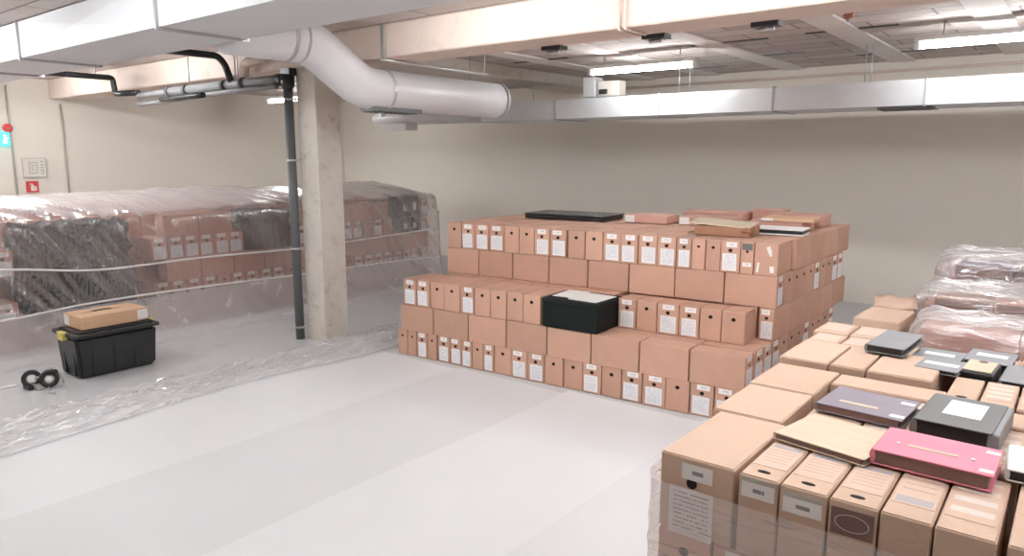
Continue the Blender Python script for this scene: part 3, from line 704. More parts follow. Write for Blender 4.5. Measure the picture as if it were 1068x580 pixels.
# ------------------------------------------------------------------ wrapped stack along the sign wall
GL = 'boxes under the long plastic sheet'
XF = -8.02
def lw(y, z, W, L, style, side, label):
    if side: archive_box(XF - W / 2, y, z, W, L, style='N', jit=.3, label=label, group=GL, mat='card_rose')
    else: archive_box(XF - L / 2, y, z, W, L, rot=PI / 2, style=style, jit=.4, label=label, group=GL, mat='card_rose')
def dark(y0, y1, z):  # regions taken by black bags
    return (y0 < 3.56 and y1 > 2.42 and z > .2) or (y0 < 5.55 and y1 > 4.86 and z > .74) or (y1 > 7.44 and z > .7)
nm = {0: 'bottom', 1: 'second', 2: 'third', 3: 'fourth', 4: 'top'}
for q in range(5):
    y = 8.02; n = 0
    while y > 1.35:
        w = .415 if q % 2 == 0 else .187
        y0, y1 = y - w, y; y -= w
        if dark(y0 + .01, y1 - .01, q * TH): continue
        n += 1
        if q % 2 == 0: lw((y0 + y1) / 2, q * TH + .004, .183, w - .01, 'N', True, 'long box side, %s row under the plastic, %s from the back wall end' % (nm[q], ORD[n]))
        else:
            st = random.choice('LLLPL')
            lw((y0 + y1) / 2, q * TH + .004, w - .008, .405, st, False, '%s, %s row under the plastic, %s from the back wall end' % (kindword(st), nm[q], ORD[n]))
core('packed_boxes', cells(-9.55, XF - .415, 1.35, 8.02, .004, 1.25, .42, .19, .25) + cells(-9.4, -8.6, 1.4, 7.0, 1.25, 1.36, .4, .3, .1), 'mass of closed boxes behind the front face of the plastic-covered stack', 'boxes', M['card_rose'])

def crumple(name, x0, x1, y0, y1, z0, z1, amp, f, mat, label, cat, n=36, seed=0., group=None, rot=0):
    """A load wrapped in crinkled sheet: rounded block with sharp ridged folds."""
    o = tag(empty(name, ((x0 + x1) / 2, (y0 + y1) / 2, z0), rot), label, cat, group)
    obj('wrapped_bulk', lump((x1 - x0) / 2, (y1 - y0) / 2, z1 - z0, amp, f, n, seed), mat, o)
    return o
def lump(a, b, h, amp, f, n, seed, inward=True, bottom=True):
    bm = bmesh.new()
    bmesh.ops.create_cube(bm, size=2)
    bmesh.ops.subdivide_edges(bm, edges=bm.edges[:], cuts=n, use_grid_fill=True)
    for v in bm.verts:
        c = v.co
        # rounded box
        p = Vector((c.x * a, c.y * b, (c.z + 1) / 2 * h))
        r = min(.06, a * .5, b * .5, h * .4)
        q = Vector((max(-a + r, min(a - r, p.x)), max(-b + r, min(b - r, p.y)), max(0 if c.z < -.99 else min(r * .3, h), min(h - r, p.z))))
        dlt = p - q
        nrm = dlt.normalized() if dlt.length > 1e-6 else Vector((0, 0, 1))
        p = q + nrm * min(dlt.length, r)
        w = p + Vector((seed, seed * .7, 0))
        k_ = ridge((w.x, w.y + w.z * .8, w.z), f, seed) * .7 + ridge((w.x * 2.1, w.y * 2.1 - w.z, w.z * 2.1), f, seed + 5) * .3
        dd = amp * (k_ - 1 if inward else k_)
        if c.z > -.98: v.co = p + nrm * dd
        else: v.co = p
    for fc in bm.faces: fc.smooth = True
    if not bottom:
        bmesh.ops.delete(bm, geom=[fc for fc in bm.faces if fc.normal.z < -.9 and fc.calc_center_median().z < .02], context='FACES')
    bm.normal_update()
    return bm
crumple('black_bag', XF - .40, XF + .03, 2.44, 3.55, .258, 1.26, .10, (4.2, 4.4, 3.2), M['bag'], 'big crinkled black bag under the plastic behind the black trunk', 'bag', 64, 1.3)
crumple('black_bag', XF - .40, XF + .03, 4.88, 5.53, .76, 1.27, .06, (4, 4, 3), M['bag'], 'smaller crinkled black bag under the plastic beside the column', 'bag', 30, 4.1)
for (y, z, w, hh, word) in ((7.54, 1.005, .17, .30, 'upper, nearer the column'), (7.735, 1.005, .17, .33, 'upper, nearer the back wall'), (7.54, .755, .17, .24, 'lower, nearer the column'), (7.735, .755, .17, .24, 'lower, nearer the back wall')):
    o = tag(empty('black_binder', (XF - .15, y, z)), 'upright black binder under the far end of the plastic, ' + word, 'binder', 'black binders under the plastic')
    bm = box_bm(-.15, .15, -w / 2, w / 2, 0, hh - .01, .006); obj('binder_body', bm, M['black'], o)
    bm = bmesh.new(); add_box(bm, .15, .152, -.035, .035, hh * .25, hh * .62); q = obj('spine_label', bm, M['white'], o); q['label'] = 'white spine label'
    bm = bmesh.new(); add_box(bm, -.1, .1, -.03, .03, hh - .012, hh + .006); obj('top_paper', bm, M['white'], o)
lw(7.945, 1.0, .15, .35, 'L', False, 'white-labelled box at the very end of the plastic-covered stack, upper'); lw(7.94, .752, .15, .35, 'L', False, 'white-labelled box at the very end of the plastic-covered stack, lower')

prof = [(-7.83, .012), (-7.86, .10), (-7.90, .38), (-7.92, .76), (-7.935, 1.18), (-7.95, 1.27), (-8.03, 1.315), (-8.3, 1.385), (-8.7, 1.45), (-9.05, 1.475), (-9.45, 1.43), (-9.75, 1.25), (-9.85, .7), (-9.9, .012)]
def resample(pr, n):
    seg = [math.dist(a, b) for a, b in zip(pr, pr[1:])]; T = sum(seg); out = []
    for i in range(n):
        s = T * i / (n - 1); k = 0
        while k < len(seg) - 1 and s > seg[k]: s -= seg[k]; k += 1
        t = min(1, s / seg[k]); out.append((pr[k][0] * (1 - t) + pr[k + 1][0] * t, pr[k][1] * (1 - t) + pr[k + 1][1] * t))
    return out
def drape(pr, y0, y1, ny, npf, amp, seed, out_shift=0., endfall=True):
    pp = resample(pr, npf); P_ = []
    for i in range(ny):
        y = y0 + (y1 - y0) * i / (ny - 1); rowp = []
        for j, (x, z) in enumerate(pp):
            a, b = pp[max(0, j - 1)], pp[min(npf - 1, j + 1)]
            t = Vector((b[0] - a[0], 0, b[1] - a[1])).normalized(); nr = Vector((-t.z, 0, t.x)) * -1
            if nr.dot(Vector((x + 8.85, 0, z - .6))) < 0: nr = -nr
            s = j / (npf - 1)
            w = (y * 1.0 + z * .9 - x * .55)
            msk = max(0, min(1, .45 + 1.5 * noise.noise(Vector((y * .9 + z * .5, x * .7, 40.)))))
            k_ = ridge((w, z * .25, x * .2), (1.5, 1, 1), seed) ** 3 * .6 + msk * (max(0, ridge((w * 1.25 + 3, z * .3, x * .3), (3.2, 1, 1), seed + 9)) ** 4 * 1.3 + max(0, ridge((w * 1.1 + y * .5, z * .6, x * .4), (4.1, 1, 1), seed + 21)) ** 5 * .8) + ridge((y * .6, z, x), (2.4, 2.4, 2.4), seed + 3) * .15
            sag = noise.noise(Vector((y * .55, x * .8, seed))) * .035 if z > 1.2 else 0
            grow = min(1, z / .12)
            endk = min(1, max(0, (y1 - y) / .5)); top_drop = 0
            if z > 1.0 and x < -8.1: top_drop = (1 - endk) ** 2 * (z - 1.30) * .9 if z > 1.30 else 0
            q = Vector((x, y, z - top_drop)) + nr * ((k_ * amp + out_shift) * grow) + Vector((0, 0, sag))
            q.z = max(q.z, .008); rowp.append(q)
        P_.append(rowp)
    return P_
bm = bmesh.new()
PP = drape(prof, .9, 8.13, 760, 90, .034, 2.)
V = grid_mesh(bm, PP)
# closing end sheet
last = V[-1]; endv = [last]
for t in (.8, .6, .4, .2, .02):
    endv.append([bm.verts.new((v.co.x, v.co.y + .03 * (1 - t) + .012 * noise.noise(v.co * 5), max(.006, v.co.z * t))) for v in last])
for a, b in zip(endv, endv[1:]):
    for j in range(len(last) - 1):
        if (a[j].co - b[j].co).length < 1e-5: continue
        f = bm.faces.new((a[j], b[j], b[j + 1], a[j + 1])); f.smooth = True
pl = tag(obj('plastic_cover', bm, M['film']), 'long clear plastic sheet draped over the box stack by the sign wall', 'plastic sheet')
# lower skirt of doubled, milkier film with its hem spreading on the floor
sk = [(-7.36, .006), (-7.45, .010), (-7.62, .012), (-7.74, .02), (-7.80, .06), (-7.835, .18), (-7.86, .30), (-7.872, .385)]
bm = bmesh.new(); P_ = []
pp = resample(sk, 30)
for i in range(300):
    y = .9 + 7.2 * i / 299; rowp = []
    for j, (x, z) in enumerate(pp):
        w = ridge((y * 1.2 + z * .8, z, x), (2.3, 1, 1), 7.) ** 3
        hem = .10 * noise.noise(Vector((y * .8, 3.3, 0))) * max(0, 1 - j / 8)
        zz = z + (.012 * w if j < 12 else 0) + (.025 * noise.noise(Vector((y * .5, 9, 0))) if j > 26 else 0)
        rowp.append((x + .022 * w * (j >= 10) + hem, y, max(.005, zz)))
    P_.append(rowp)
grid_mesh(bm, P_); q = obj('milky_skirt', bm, M['skirt'], pl); q['label'] = 'milky doubled lower band of the sheet, hem spread on the floor'
def strap(pts, label, r=.011):
    bm = bmesh.new(); n = 90; P = []
    for i in range(n):
        t = i / (n - 1) * (len(pts) - 1); k = min(int(t), len(pts) - 2); u = t - k
        p0, p1, p2, p3 = (Vector(pts[max(0, min(len(pts) - 1, k + d_))]) for d_ in (-1, 0, 1, 2))
        P.append(.5 * ((2 * p1) + (p2 - p0) * u + (2 * p0 - 5 * p1 + 4 * p2 - p3) * u * u + (3 * p1 - p0 - 3 * p2 + p3) * u ** 3))
    tube(bm, P, r, 8); return tag(obj('white_strap', bm, M['cord']), label, 'strap', 'straps round the plastic-covered stack')
xs_ = -7.83
strap([(xs_ - .02, .95, .90), (xs_, 2.2, .86), (xs_ + .01, 3.1, .755), (xs_, 4.2, .76), (xs_, 5.6, .735), (xs_ - .01, 7.0, .77), (xs_ - .02, 8.10, .80)], 'upper white strap stretched across the plastic-covered stack')
strap([(xs_ - .0, .95, .38), (xs_ + .02, 2.2, .385), (xs_ + .03, 3.0, .43), (xs_ + .02, 4.0, .43), (xs_ + .02, 5.6, .40), (xs_, 7.0, .385), (xs_ - .02, 8.10, .35)], 'lower white strap stretched across the plastic-covered stack')

# ------------------------------------------------------------------ floor coverings
def floor_strip(x0, x1, y0, y1, z, seed, label):
    bm = bmesh.new(); nx, ny = 12, 60; P_ = []
    for i in range(ny + 1):
        y = y0 + (y1 - y0) * i / ny; rowp = []
        for j in range(nx + 1):
            u = j / nx
            x = x0 + (x1 - x0) * u + .035 * noise.noise(Vector((y * .6, seed, u * .5)))
            zz = z + .0007 * max(0, ridge((x * .5, y * .35, seed), (2, 2, 1), seed)) ** 3
            rowp.append((x, y, zz))
        P_.append(rowp)
    V = grid_mesh(bm, P_)
    r = bmesh.ops.extrude_face_region(bm, geom=bm.faces[:])
    for v in [g for g in r['geom'] if isinstance(g, bmesh.types.BMVert)]: v.co.z -= .0011
    bmesh.ops.recalc_face_normals(bm, faces=bm.faces[:])
    for f in bm.faces: f.smooth = False
    return tag(obj('floor_covering', bm, M['sheet']), label, 'floor sheet', 'white sheets covering the floor')
floor_strip(-5.62, -4.20, -3.5, 4.62, .0035, 1.0, 'white floor sheet strip beside the bunched plastic edge')
floor_strip(-4.30, -3.05, -3.5, 4.66, .0048, 2.0, 'second white floor sheet strip from the bunched plastic edge')
floor_strip(-3.15, -1.90, -3.5, 4.74, .0060, 3.0, 'third white floor sheet strip, running toward the middle of the terraced stack')
floor_strip(-2.00, -1.02, -3.5, 4.80, .0072, 4.0, 'white floor sheet strip right beside the front box stack')
# bunched edge of polythene
bm = bmesh.new(); P_ = []
for i in range(620):
    y = -.6 + 9.6 * i / 619; rowp = []
    cw = 1 + .25 * noise.noise(Vector((y * .5, 0, 0)))
    for j in range(44):
        u = j / 43; x = -6.02 + .72 * cw * u + .07 * noise.noise(Vector((y * .7, 5, 0)))
        env = math.sin(PI * min(1, max(0, u))) ** .7
        w1 = ridge((x * 1.0 + .10 * math.sin(y * 1.3), y * .16, 0), (6.5, 2.4, 1), 3.) ** 2
        w2 = ridge((x + y * .25, y * .5, 0), (8., 2.6, 1), 8.) ** 3
        w3 = noise.noise(Vector((x * 9, y * 4, 2))) * .5
        rowp.append((x, y, .006 + env * (.05 * w1 + .05 * w2 + .012 * w3 + .014) if env > 0 else .006))
    for j_, p in enumerate(rowp): rowp[j_] = (p[0], p[1], max(.0145 if p[0] > -5.64 else .004, p[2] + (.011 if p[0] > -5.6 else 0)))
    P_.append(rowp)
grid_mesh(bm, P_)
fs = tag(obj('floor_plastic', bm, M['bunch']), 'shiny bunched edge of clear plastic sheet lying along the floor past the column', 'plastic sheet')
bm = bmesh.new(); P_ = []
for i in range(160):
    y = -.6 + 9.6 * i / 159
    P_.append([(-7.30 + 1.30 * j / 24 + (.05 * noise.noise(Vector((y, 1, 0))) if j == 0 else 0), y, .003 + .004 * max(0, ridge((j * .12, y, 0), (1.3, 1.1, 1), 4.)) ** 4) for j in range(25)])
grid_mesh(bm, P_); q = obj('flat_sheet', bm, M['flat_film'], fs); q['label'] = 'flat part of the sheet under the black trunk'

# ------------------------------------------------------------------ black trunk, carton on it, tape tool
t = tag(empty('storage_trunk', (-6.79, 2.70, .008), 0), 'black plastic storage trunk with yellow latch on the floor', 'trunk')
bm = bmesh.new()
def frus(bm, a0, b0, a1, b1, z0, z1, mi=0):
    vs = [bm.verts.new((sx * a, sy * b, z)) for (a, b, z) in ((a0, b0, z0), (a1, b1, z1)) for sx, sy in ((-1, -1), (1, -1), (1, 1), (-1, 1))]
    for q in ((3, 2, 1, 0), (4, 5, 6, 7), (0, 1, 5, 4), (1, 2, 6, 5), (2, 3, 7, 6), (3, 0, 4, 7)): bm.faces.new([vs[i] for i in q])
frus(bm, .198, .325, .215, .345, 0, .36)
bmesh.ops.bevel(bm, geom=bm.edges[:], offset=.025, segments=3, affect='EDGES')
obj('trunk_body', bm, M['black'], t)
bm = bmesh.new()
for sy in (-.335, .335):
    for x in (-.1, .1): add_box(bm, x - .03, x + .03, sy * .985 - .008, sy * .985 + .008, .02, .34)
for y in (-.18, 0, .18): add_box(bm, .20, .212, y - .04, y + .04, .03, .30)
obj('trunk_ribs', bm, M['black'], t)
bm = box_bm(-.232, .232, -.365, .365, .36, .395, .012, 2); obj('trunk_lid', bm, M['black'], t)
bm = box_bm(-.19, .19, -.32, .32, .394, .410, .006, 2); obj('lid_panel', bm, M['black'], t)
bm = box_bm(-.055, .055, -.39, -.345, .33, .403, .008, 2); q = obj('latch', bm, M['yellow'], t); q['label'] = 'yellow clip latch'
bm = box_bm(-.055, .055, .345, .39, .33, .403, .008, 2); q = obj('latch', bm, M['yellow'], t); q['label'] = 'yellow clip latch'
c = tag(empty('torn_carton', (-6.825, 2.72, .4205), .03), 'flat brown carton with a torn top lying on the black trunk', 'carton')
bm = bmesh.new(); add_box(bm, -.18, .18, -.285, .285, 0, .112)
bmesh.ops.bevel(bm, geom=bm.edges[:], offset=.004, segments=1, affect='EDGES'); obj('carton_body', bm, M['carton'], c)
bm = bmesh.new()
for s in (-1, 1):
    P_ = []
    for i in range(26):
        y = -.283 + .566 * i / 25; e = .008 + (.030 + .014 * noise.noise(Vector((y * 22, s, 0)))) * math.exp(-((y + .02) / .10) ** 2)
        P_.append([(s * (.178 + (e - .178) * u), y, .1132 + .010 * u * math.exp(-((y + .02) / .12) ** 2)) for u in (0, .5, 1)])
    grid_mesh(bm, P_)
bmesh.ops.recalc_face_normals(bm, faces=bm.faces[:]); q = obj('torn_flap', bm, M['carton'], c); q['label'] = 'lid flaps torn open at the middle'
bm = bmesh.new(); add_box(bm, -.05, .04, -.10, .06, .1122, .1128); obj('gap', bm, M['hole'], c)  # black sheet painted in for the shade inside the tear
bm = bmesh.new(); add_box(bm, .18, .1815, .19, .28, .014, .10); add_box(bm, .10, .175, .285, .2862, .014, .10); q = obj('end_label', bm, M['paper'], c); q['label'] = 'white printed label'
bm = bmesh.new(); add_box(bm, -.16, -.07, -.2862, -.285, .015, .10); q = obj('end_label', bm, M['paper'], c); q['label'] = 'white printed label'

t = tag(empty('tape_tool', (-6.63, 2.09, .008), .1), 'small black tool with two round reels lying on the floor plastic', 'tool')
def torus(bm, c, R_, r, axis, n=24, m=8):
    rings = []
    ax = Vector(axis).normalized(); u = ax.orthogonal().normalized(); v = ax.cross(u)
    for i in range(n):
        a = 2 * PI * i / n; d_ = u * math.cos(a) + v * math.sin(a)
        rings.append([bm.verts.new(Vector(c) + d_ * (R_ + r * math.cos(2 * PI * k / m)) + ax * r * math.sin(2 * PI * k / m)) for k in range(m)])
    for i in range(n):
        for k in range(m):
            f = bm.faces.new((rings[i][k], rings[(i + 1) % n][k], rings[(i + 1) % n][(k + 1) % m], rings[i][(k + 1) % m])); f.smooth = True
for (x, y) in ((-.06, -.045), (.06, .035)):
    bm = bmesh.new(); torus(bm, (x, y, .075), .055, .020, (.9, -.5, .3)); q = obj('reel', bm, M['black'], t)
    bm = bmesh.new(); tube(bm, [(x - .018, y + .010, .069), (x + .018, y - .010, .081)], .022, 14); obj('reel_hub', bm, M['housing'], q)
bm = bmesh.new(); tube(bm, bend([(-.06, -.045, .075), (.0, .03, .09), (.06, .035, .075)], .05), .012, 8); add_box(bm, -.05, .05, -.06, .0, .0, .035); obj('tool_frame', bm, M['steel'], t)
bm = bmesh.new(); tube(bm, bend([(-.02, .06, .10), (.0, .10, .16), (.08, .10, .15), (.12, .12, .02)], .06), .006, 8); tube(bm, bend([(.12, 0, .02), (.20, -.04, .006), (.27, -.02, .006)], .05), .006, 8); obj('wire', bm, M['steel'], t)
bm = bmesh.new(); add_box(bm, -.10, .0, -.10, -.04, .0, .03); obj('tool_foot', bm, M['black'], t)
bm = bmesh.new(); add_box(bm, -.05, .05, -.035, .035, 0, .04); bmesh.ops.bevel(bm, geom=bm.edges[:], offset=.008, segments=2, affect='EDGES')
tag(obj('tape_roll_box', bm, M['brownedge'], None, (-6.98, 2.28, .008), .6), 'small dull grey pouch on the floor against the black trunk', 'pouch')
bm = bmesh.new(); P_ = []
for i in range(40):
    y = .3 + 1.68 * i / 39; P_.append([(-6.90 + .02 * math.sin(y * 4) + dx, y, .010 + .003 * math.sin(y * 9) + .006 * (j == 1)) for j, dx in enumerate((-.03, 0, .03))])
grid_mesh(bm, P_); tag(obj('white_strip', bm, M['cord']), 'white strap end lying on the floor leading to the reel tool', 'strap')

# ------------------------------------------------------------------ front stack
GF = 'boxes of the front stack'
ZF = .75; YFR = 1.95
def fg_box(x0, x1, y0, y1, z, label, style='N', panel=None, hole=False, rot=0., H=.246, name='archive_box', mat='card_fg'):
    W, L = x1 - x0 - .006, y1 - y0 - .006
    o = archive_box((x0 + x1) / 2, (y0 + y1) / 2, z, W, L, H, rot=rot, style=style, jit=.25, label=label, group=GF, mat=mat, sheet='paper_fg', tagm='tag_fg', name=name)
    if panel:
        w, l = W * .86, (L * .46 if panel == 'panel' else L * .72); bm = bmesh.new(); add_box(bm, -w / 2, w / 2, -l / 2, l / 2, 0, .0012)
        q = obj('printed_panel', bm, M[panel], o, (0, -L * .055 if panel == 'panel' else L * .06, H + .0022)); q['label'] = 'panel of faint printed lines on the lid'
    if hole:
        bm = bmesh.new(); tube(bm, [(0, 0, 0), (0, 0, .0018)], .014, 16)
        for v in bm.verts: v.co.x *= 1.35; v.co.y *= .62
        q = obj('lid_slot', bm, M['hole'], o, (0, -L * .39, H + .0022)); q['label'] = 'flat dark oval painted as the shade of a finger slot'  # solid oval on the lid, its black stands for the slot's inner shade
    return o
b0 = fg_box(-.955, -.715, YFR, 2.415, ZF, 'wide brown box at the front stack corner, with number tag and printed form')
for w, h, x, z, nm_, m_, lb in ((.098, .05, .005, .205, 'number_tag', 'tag_fg', 'white number tag'), (.142, .155, -.012, .060, 'printed_form', 'paper_fg', 'white printed form')):
    q = obj(nm_, plate_bm(w, h), M[m_], b0, (x, -.2325, z + (.0 if h < .1 else .012))); q['label'] = lb
bm = bmesh.new(); tube(bm, [(-.012, -.2322, .168), (-.012, -.2300, .168)], .017, 16); q = obj('finger_hole', bm, M['hole'], b0); q['label'] = 'flat dark disc painted as the shade of a finger hole'  # solid disc on the face, coloured black for shade inside a hole
EX = [-.705, -.588, -.457, -.333, -.210, -.076]
words = ['beside the wide corner box, with number tag', 'second from the wide corner box, number tag', 'third from the wide corner box, dark oval print', 'below the pink folder edge, beside the oval-print box', 'below the pink folder corner, with faded pink lines']
for i in range(5):
    pn = 'panel' if i < 3 else ('panel_flip' if i == 3 else 'stripe')
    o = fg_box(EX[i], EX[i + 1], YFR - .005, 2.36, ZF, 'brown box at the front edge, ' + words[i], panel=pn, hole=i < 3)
    W = EX[i + 1] - EX[i]
    if i < 2:
        q = obj('number_tag', plate_bm(W * .80, .046), M['tag_fg'], o, (.0, -.2050, .205 - .01 * i)); q['label'] = 'white number tag'
        q = obj('dark_band', plate_bm(W * .80, .012), M['sign_ink'], o, (.0, -.2049, .236 - .01 * i))
    if i == 2:
        q = obj('dark_print', plate_bm(W * .86, .075), M['brownedge'], o, (0, -.2050, .190))
        bm = bmesh.new(); torus(bm, (0, -.2062, .190), .042, .0014, (0, 1, 0), 32, 6)
        for v in bm.verts: v.co.z = .190 + (v.co.z - .190) * .55
        obj('oval_print', bm, M['sign_ink'], o)
fg_box(-.06, .10, YFR, 2.36, ZF, 'plain pale box at the front edge, past the faded pink-lined box')
fg_box(.105, .28, YFR, 2.36, ZF, 'plain pale box at the front edge, hidden end of the row')
fg_box(-.985, -.735, 2.42, 2.79, ZF, 'broad plain box directly behind the wide corner box')
fg_box(-.995, -.735, 2.795, 3.17, ZF, 'broad plain box between the wide corner box and the three flat-topped boxes')
ex = [-.70, -.52, -.34, -.20, -.06, .08, .24]
for i in range(6):
    fg_box(ex[i], ex[i + 1], 2.40, 2.975 if i < 2 else 2.85, ZF - .004, 'box under the folders on the front stack, %s from the broad boxes' % ORD[i + 1], panel='stripe' if i % 2 else None)
fg_box(-.73, -.34, 2.99, 3.16, ZF, 'long flat box edge crossing behind the purple and grey folders')
fg_box(-.335, .25, 2.86, 3.04, ZF, 'long flat box edge crossing behind the grey box binder')
for i, (a, b) in enumerate(((-1.01, -.80), (-.795, -.652), (-.648, -.40))):
    fg_box(a, b, 3.215, 3.615, ZF + .015, 'flat-topped plain box, %s of three in line before the striped lids' % ORD[i + 1])
for i, (a, b) in enumerate(((-.345, -.238), (-.234, -.122), (-.118, .01), (.015, .15))):
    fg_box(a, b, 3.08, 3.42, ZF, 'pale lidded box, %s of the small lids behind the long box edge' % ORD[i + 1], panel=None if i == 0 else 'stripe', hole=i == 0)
for i, (a, b, c_, d_) in enumerate(((-1.02, -.87, 3.63, 3.86), (-.865, -.70, 3.63, 3.86), (-1.05, -.88, 3.87, 4.15), (-.875, -.70, 3.87, 4.15))):
    fg_box(a, b, c_, d_, ZF, 'striped-lid box near the terraced stack, %s of four counted from its corner' % ORD[i + 1], panel='stripe')
for i, (a, b, c_, d_) in enumerate(((-.695, -.36, 3.63, 4.10), (-.355, -.02, 3.44, 4.10), (-.015, .30, 3.44, 4.10))):
    fg_box(a, b, c_, d_, ZF - .06, 'low box beneath the grey binders, %s along' % ORD[i + 1])
# tiers below the visible top
fr = [-.955, -.775, -.60, -.42, -.24, -.06, .12, .28]
for i in range(7):
    fg_box(fr[i], fr[i + 1], YFR, 2.36, 2 * TH, 'brown archive box in the tier under the front edge, %s from the corner' % ORD[i + 1], style=random.choice('LP'), mat='card')
cc = cells(-.95, .28, 2.37, 4.12, 2 * TH, ZF - .065, .42, .18, .25) + cells(-.95, .28, 1.96, 4.12, .02, 2 * TH, .18, .42, .25) + cells(-.95, .28, 2.37, 3.42, ZF - .064, ZF - .006, .42, .18, .06) + cells(-.95, -.71, 3.44, 4.12, ZF - .064, ZF - .006, .24, .18, .06)
core('packed_boxes', cc, 'mass of closed boxes packed under the top tier of the front stack', 'boxes', M['card'])
# clear film round the front
bm = bmesh.new(); P_ = []
path = [(-1.03, 3.1), (-1.022, 2.4), (-1.0, 1.98), (-.96, 1.915), (-.5, 1.905), (0, 1.905), (.34, 1.92)]
rp = resample(path, 120)
for z_ in range(50):
    z = .02 + .90 * z_ / 49; rowp = []
    for i, (x, y) in enumerate(rp):
        w = ridge((x, y, z + .15 * noise.noise(Vector((x * 2, y * 2, 0)))), (1.2, 1.2, 11), 3.) ** 2
        low = max(0, 1 - abs(z - .70) / .10) * max(0, 1 - abs(i - 45) / 30)
        d_ = .010 * w + .02 * low * ridge((x, y, z), (9, 9, 9), 1.)
        nx, ny = (-1, 0) if i < 36 else (0, -1)
        top = .0 if z_ < 49 else 0
        rowp.append((x + nx * d_, y + ny * d_, z - .10 * (z_ / 49) * (i < 36) * 0))
    P_.append(rowp)
grid_mesh(bm, P_)
tag(obj('stretch_film', bm, M['stretch']), 'clear stretch film wound round the front stack below its top edge', 'plastic film')

# folders and binders lying on the front stack
def folder(name, cx, cy, z, w, l, h, rot, cover, block, label, strip=None, tilt=(0, 0), cat='folder', tags=()):
    o = tag(empty(name, (cx, cy, z), rot), label, cat)
    o.rotation_euler = (tilt[0], tilt[1], rot)
    e = .004
    bm = box_bm(-w / 2, w / 2, -l / 2, l / 2, 0, e, .0012); obj('lower_cover', bm, M[cover], o)
    bm = box_bm(-w / 2 + .004, w / 2 - .012, -l / 2 + .003, l / 2 - .003, e, h - e, .002); obj('paper_block', bm, M[block], o)
    bm = box_bm(-w / 2, w / 2, -l / 2, l / 2, h - e, h, .0012); obj('upper_cover', bm, M[cover], o)
    bm = bmesh.new(); tube(bm, [(-w / 2, -l / 2 + .001, h / 2), (-w / 2, l / 2 - .001, h / 2)], h / 2, 12)
    for v in bm.verts: v.co.x = -w / 2 + (v.co.x + w / 2) * .35
    obj('spine', bm, M[cover], o)
    for (x, y, tw, tl, m_) in (strip or []):
        bm = box_bm(-tw / 2, tw / 2, -tl / 2, tl / 2, 0, .0015, .0004); obj('label_strip', bm, M[m_], o, (x, y, h))
    for (x, y) in tags:
        bm = bmesh.new(); tube(bm, [(x, y, h), (x, y, h + .003)], .006, 10); obj('eyelet', bm, M['white'], o)
    return o
Z1 = 1.003
folder('cream_folder', -.540, 2.352, Z1, .285, .265, .024, -.19, 'cream', 'brownedge', 'worn cream card folder lying across the printed lids, against the pink folder', tilt=(.0, 0))
folder('pink_folder', -.262, 2.345, Z1 + .002, .30, .225, .046, -.02, 'pink', 'brownedge', 'pink folder with a thick brown paper block on the front stack', [(-.01, -.02, .13, .016, 'cream'), (.13, .07, .034, .022, 'white'), (.13, -.085, .034, .022, 'white')], tags=((-.10, -.02), (.09, -.02)))
folder('purple_folder', -.53, 2.725, Z1, .28, .25, .030, -.07, 'purple', 'brownedge', 'purple grey cloth folder with a cream strip behind the cream folder', [(-.02, -.05, .13, .022, 'cream'), (.11, .07, .045, .028, 'white'), (.115, -.09, .045, .028, 'white')])
o = folder('box_binder', -.245, 2.71, Z1 - .002, .215, .33, .065, -.05, 'grey', 'black', 'dark grey box binder with a white label behind the pink folder', [(.005, .03, .11, .17, 'white')], cat='binder')
bm = box_bm(.092, .125, -.16, .165, .0, .062, .004); q = obj('raised_flap', bm, M['greylight'], o); q['label'] = 'grey flap standing at one side'
folder('grey_folder', -.045, 2.46, Z1, .10, .22, .035, .04, 'white', 'black', 'pale grey folder with a black edge beside the pink folder', cat='folder')
folder('grey_binder', -.625, 3.68, ZF + .26 + .012, .16, .36, .035, -.06, 'greylight', 'black', 'dark grey binder at the back of the three flat-topped boxes', cat='binder')
Z2 = ZF - .06 + .249
folder('grey_binder', -.455, 3.46 + .28, Z2, .19, .26, .055, -.05, 'greylight', 'black', 'grey binder with a white strip, first past the dark grey binder', [(0, .03, .12, .05, 'white')], cat='binder')
folder('grey_binder', -.41, 3.50, Z2 + .058, .16, .20, .02, -.08, 'greylight', 'black', 'thin grey folder with a long white strip in front of the other grey binders', [(.0, .0, .13, .045, 'white')], cat='binder')
folder('grey_binder', -.26, 3.87, Z2, .18, .24, .055, -.06, 'greylight', 'black', 'grey binder with white strip behind the black cream-topped box', [(0, .02, .12, .06, 'white')], cat='binder')
o = tag(empty('card_index_box', (-.275, 3.57, Z2), -.06), 'black box with a cream card top standing among the grey binders', 'box')
bm = box_bm(-.062, .062, -.11, .11, 0, .075, .005); obj('box_body', bm, M['black'], o)
bm = box_bm(-.052, .052, -.095, .095, .075, .080, .001); q = obj('card_top', bm, M['cream'], o); q['label'] = 'cream card top'
bm = bmesh.new(); tube(bm, [(0, .07, .080), (0, .07, .0815)], .018, 12); obj('thumb_notch', bm, M['brownedge'], o)
folder('grey_binder', -.10, 3.60, Z2, .18, .30, .06, -.04, 'greylight', 'black', 'bluish grey box binder at the frame side of the black cream-topped box', cat='binder')
fg_box(-.14, .08, 3.80, 4.08, Z2, 'small pale box behind the bluish grey binder', H=.06)

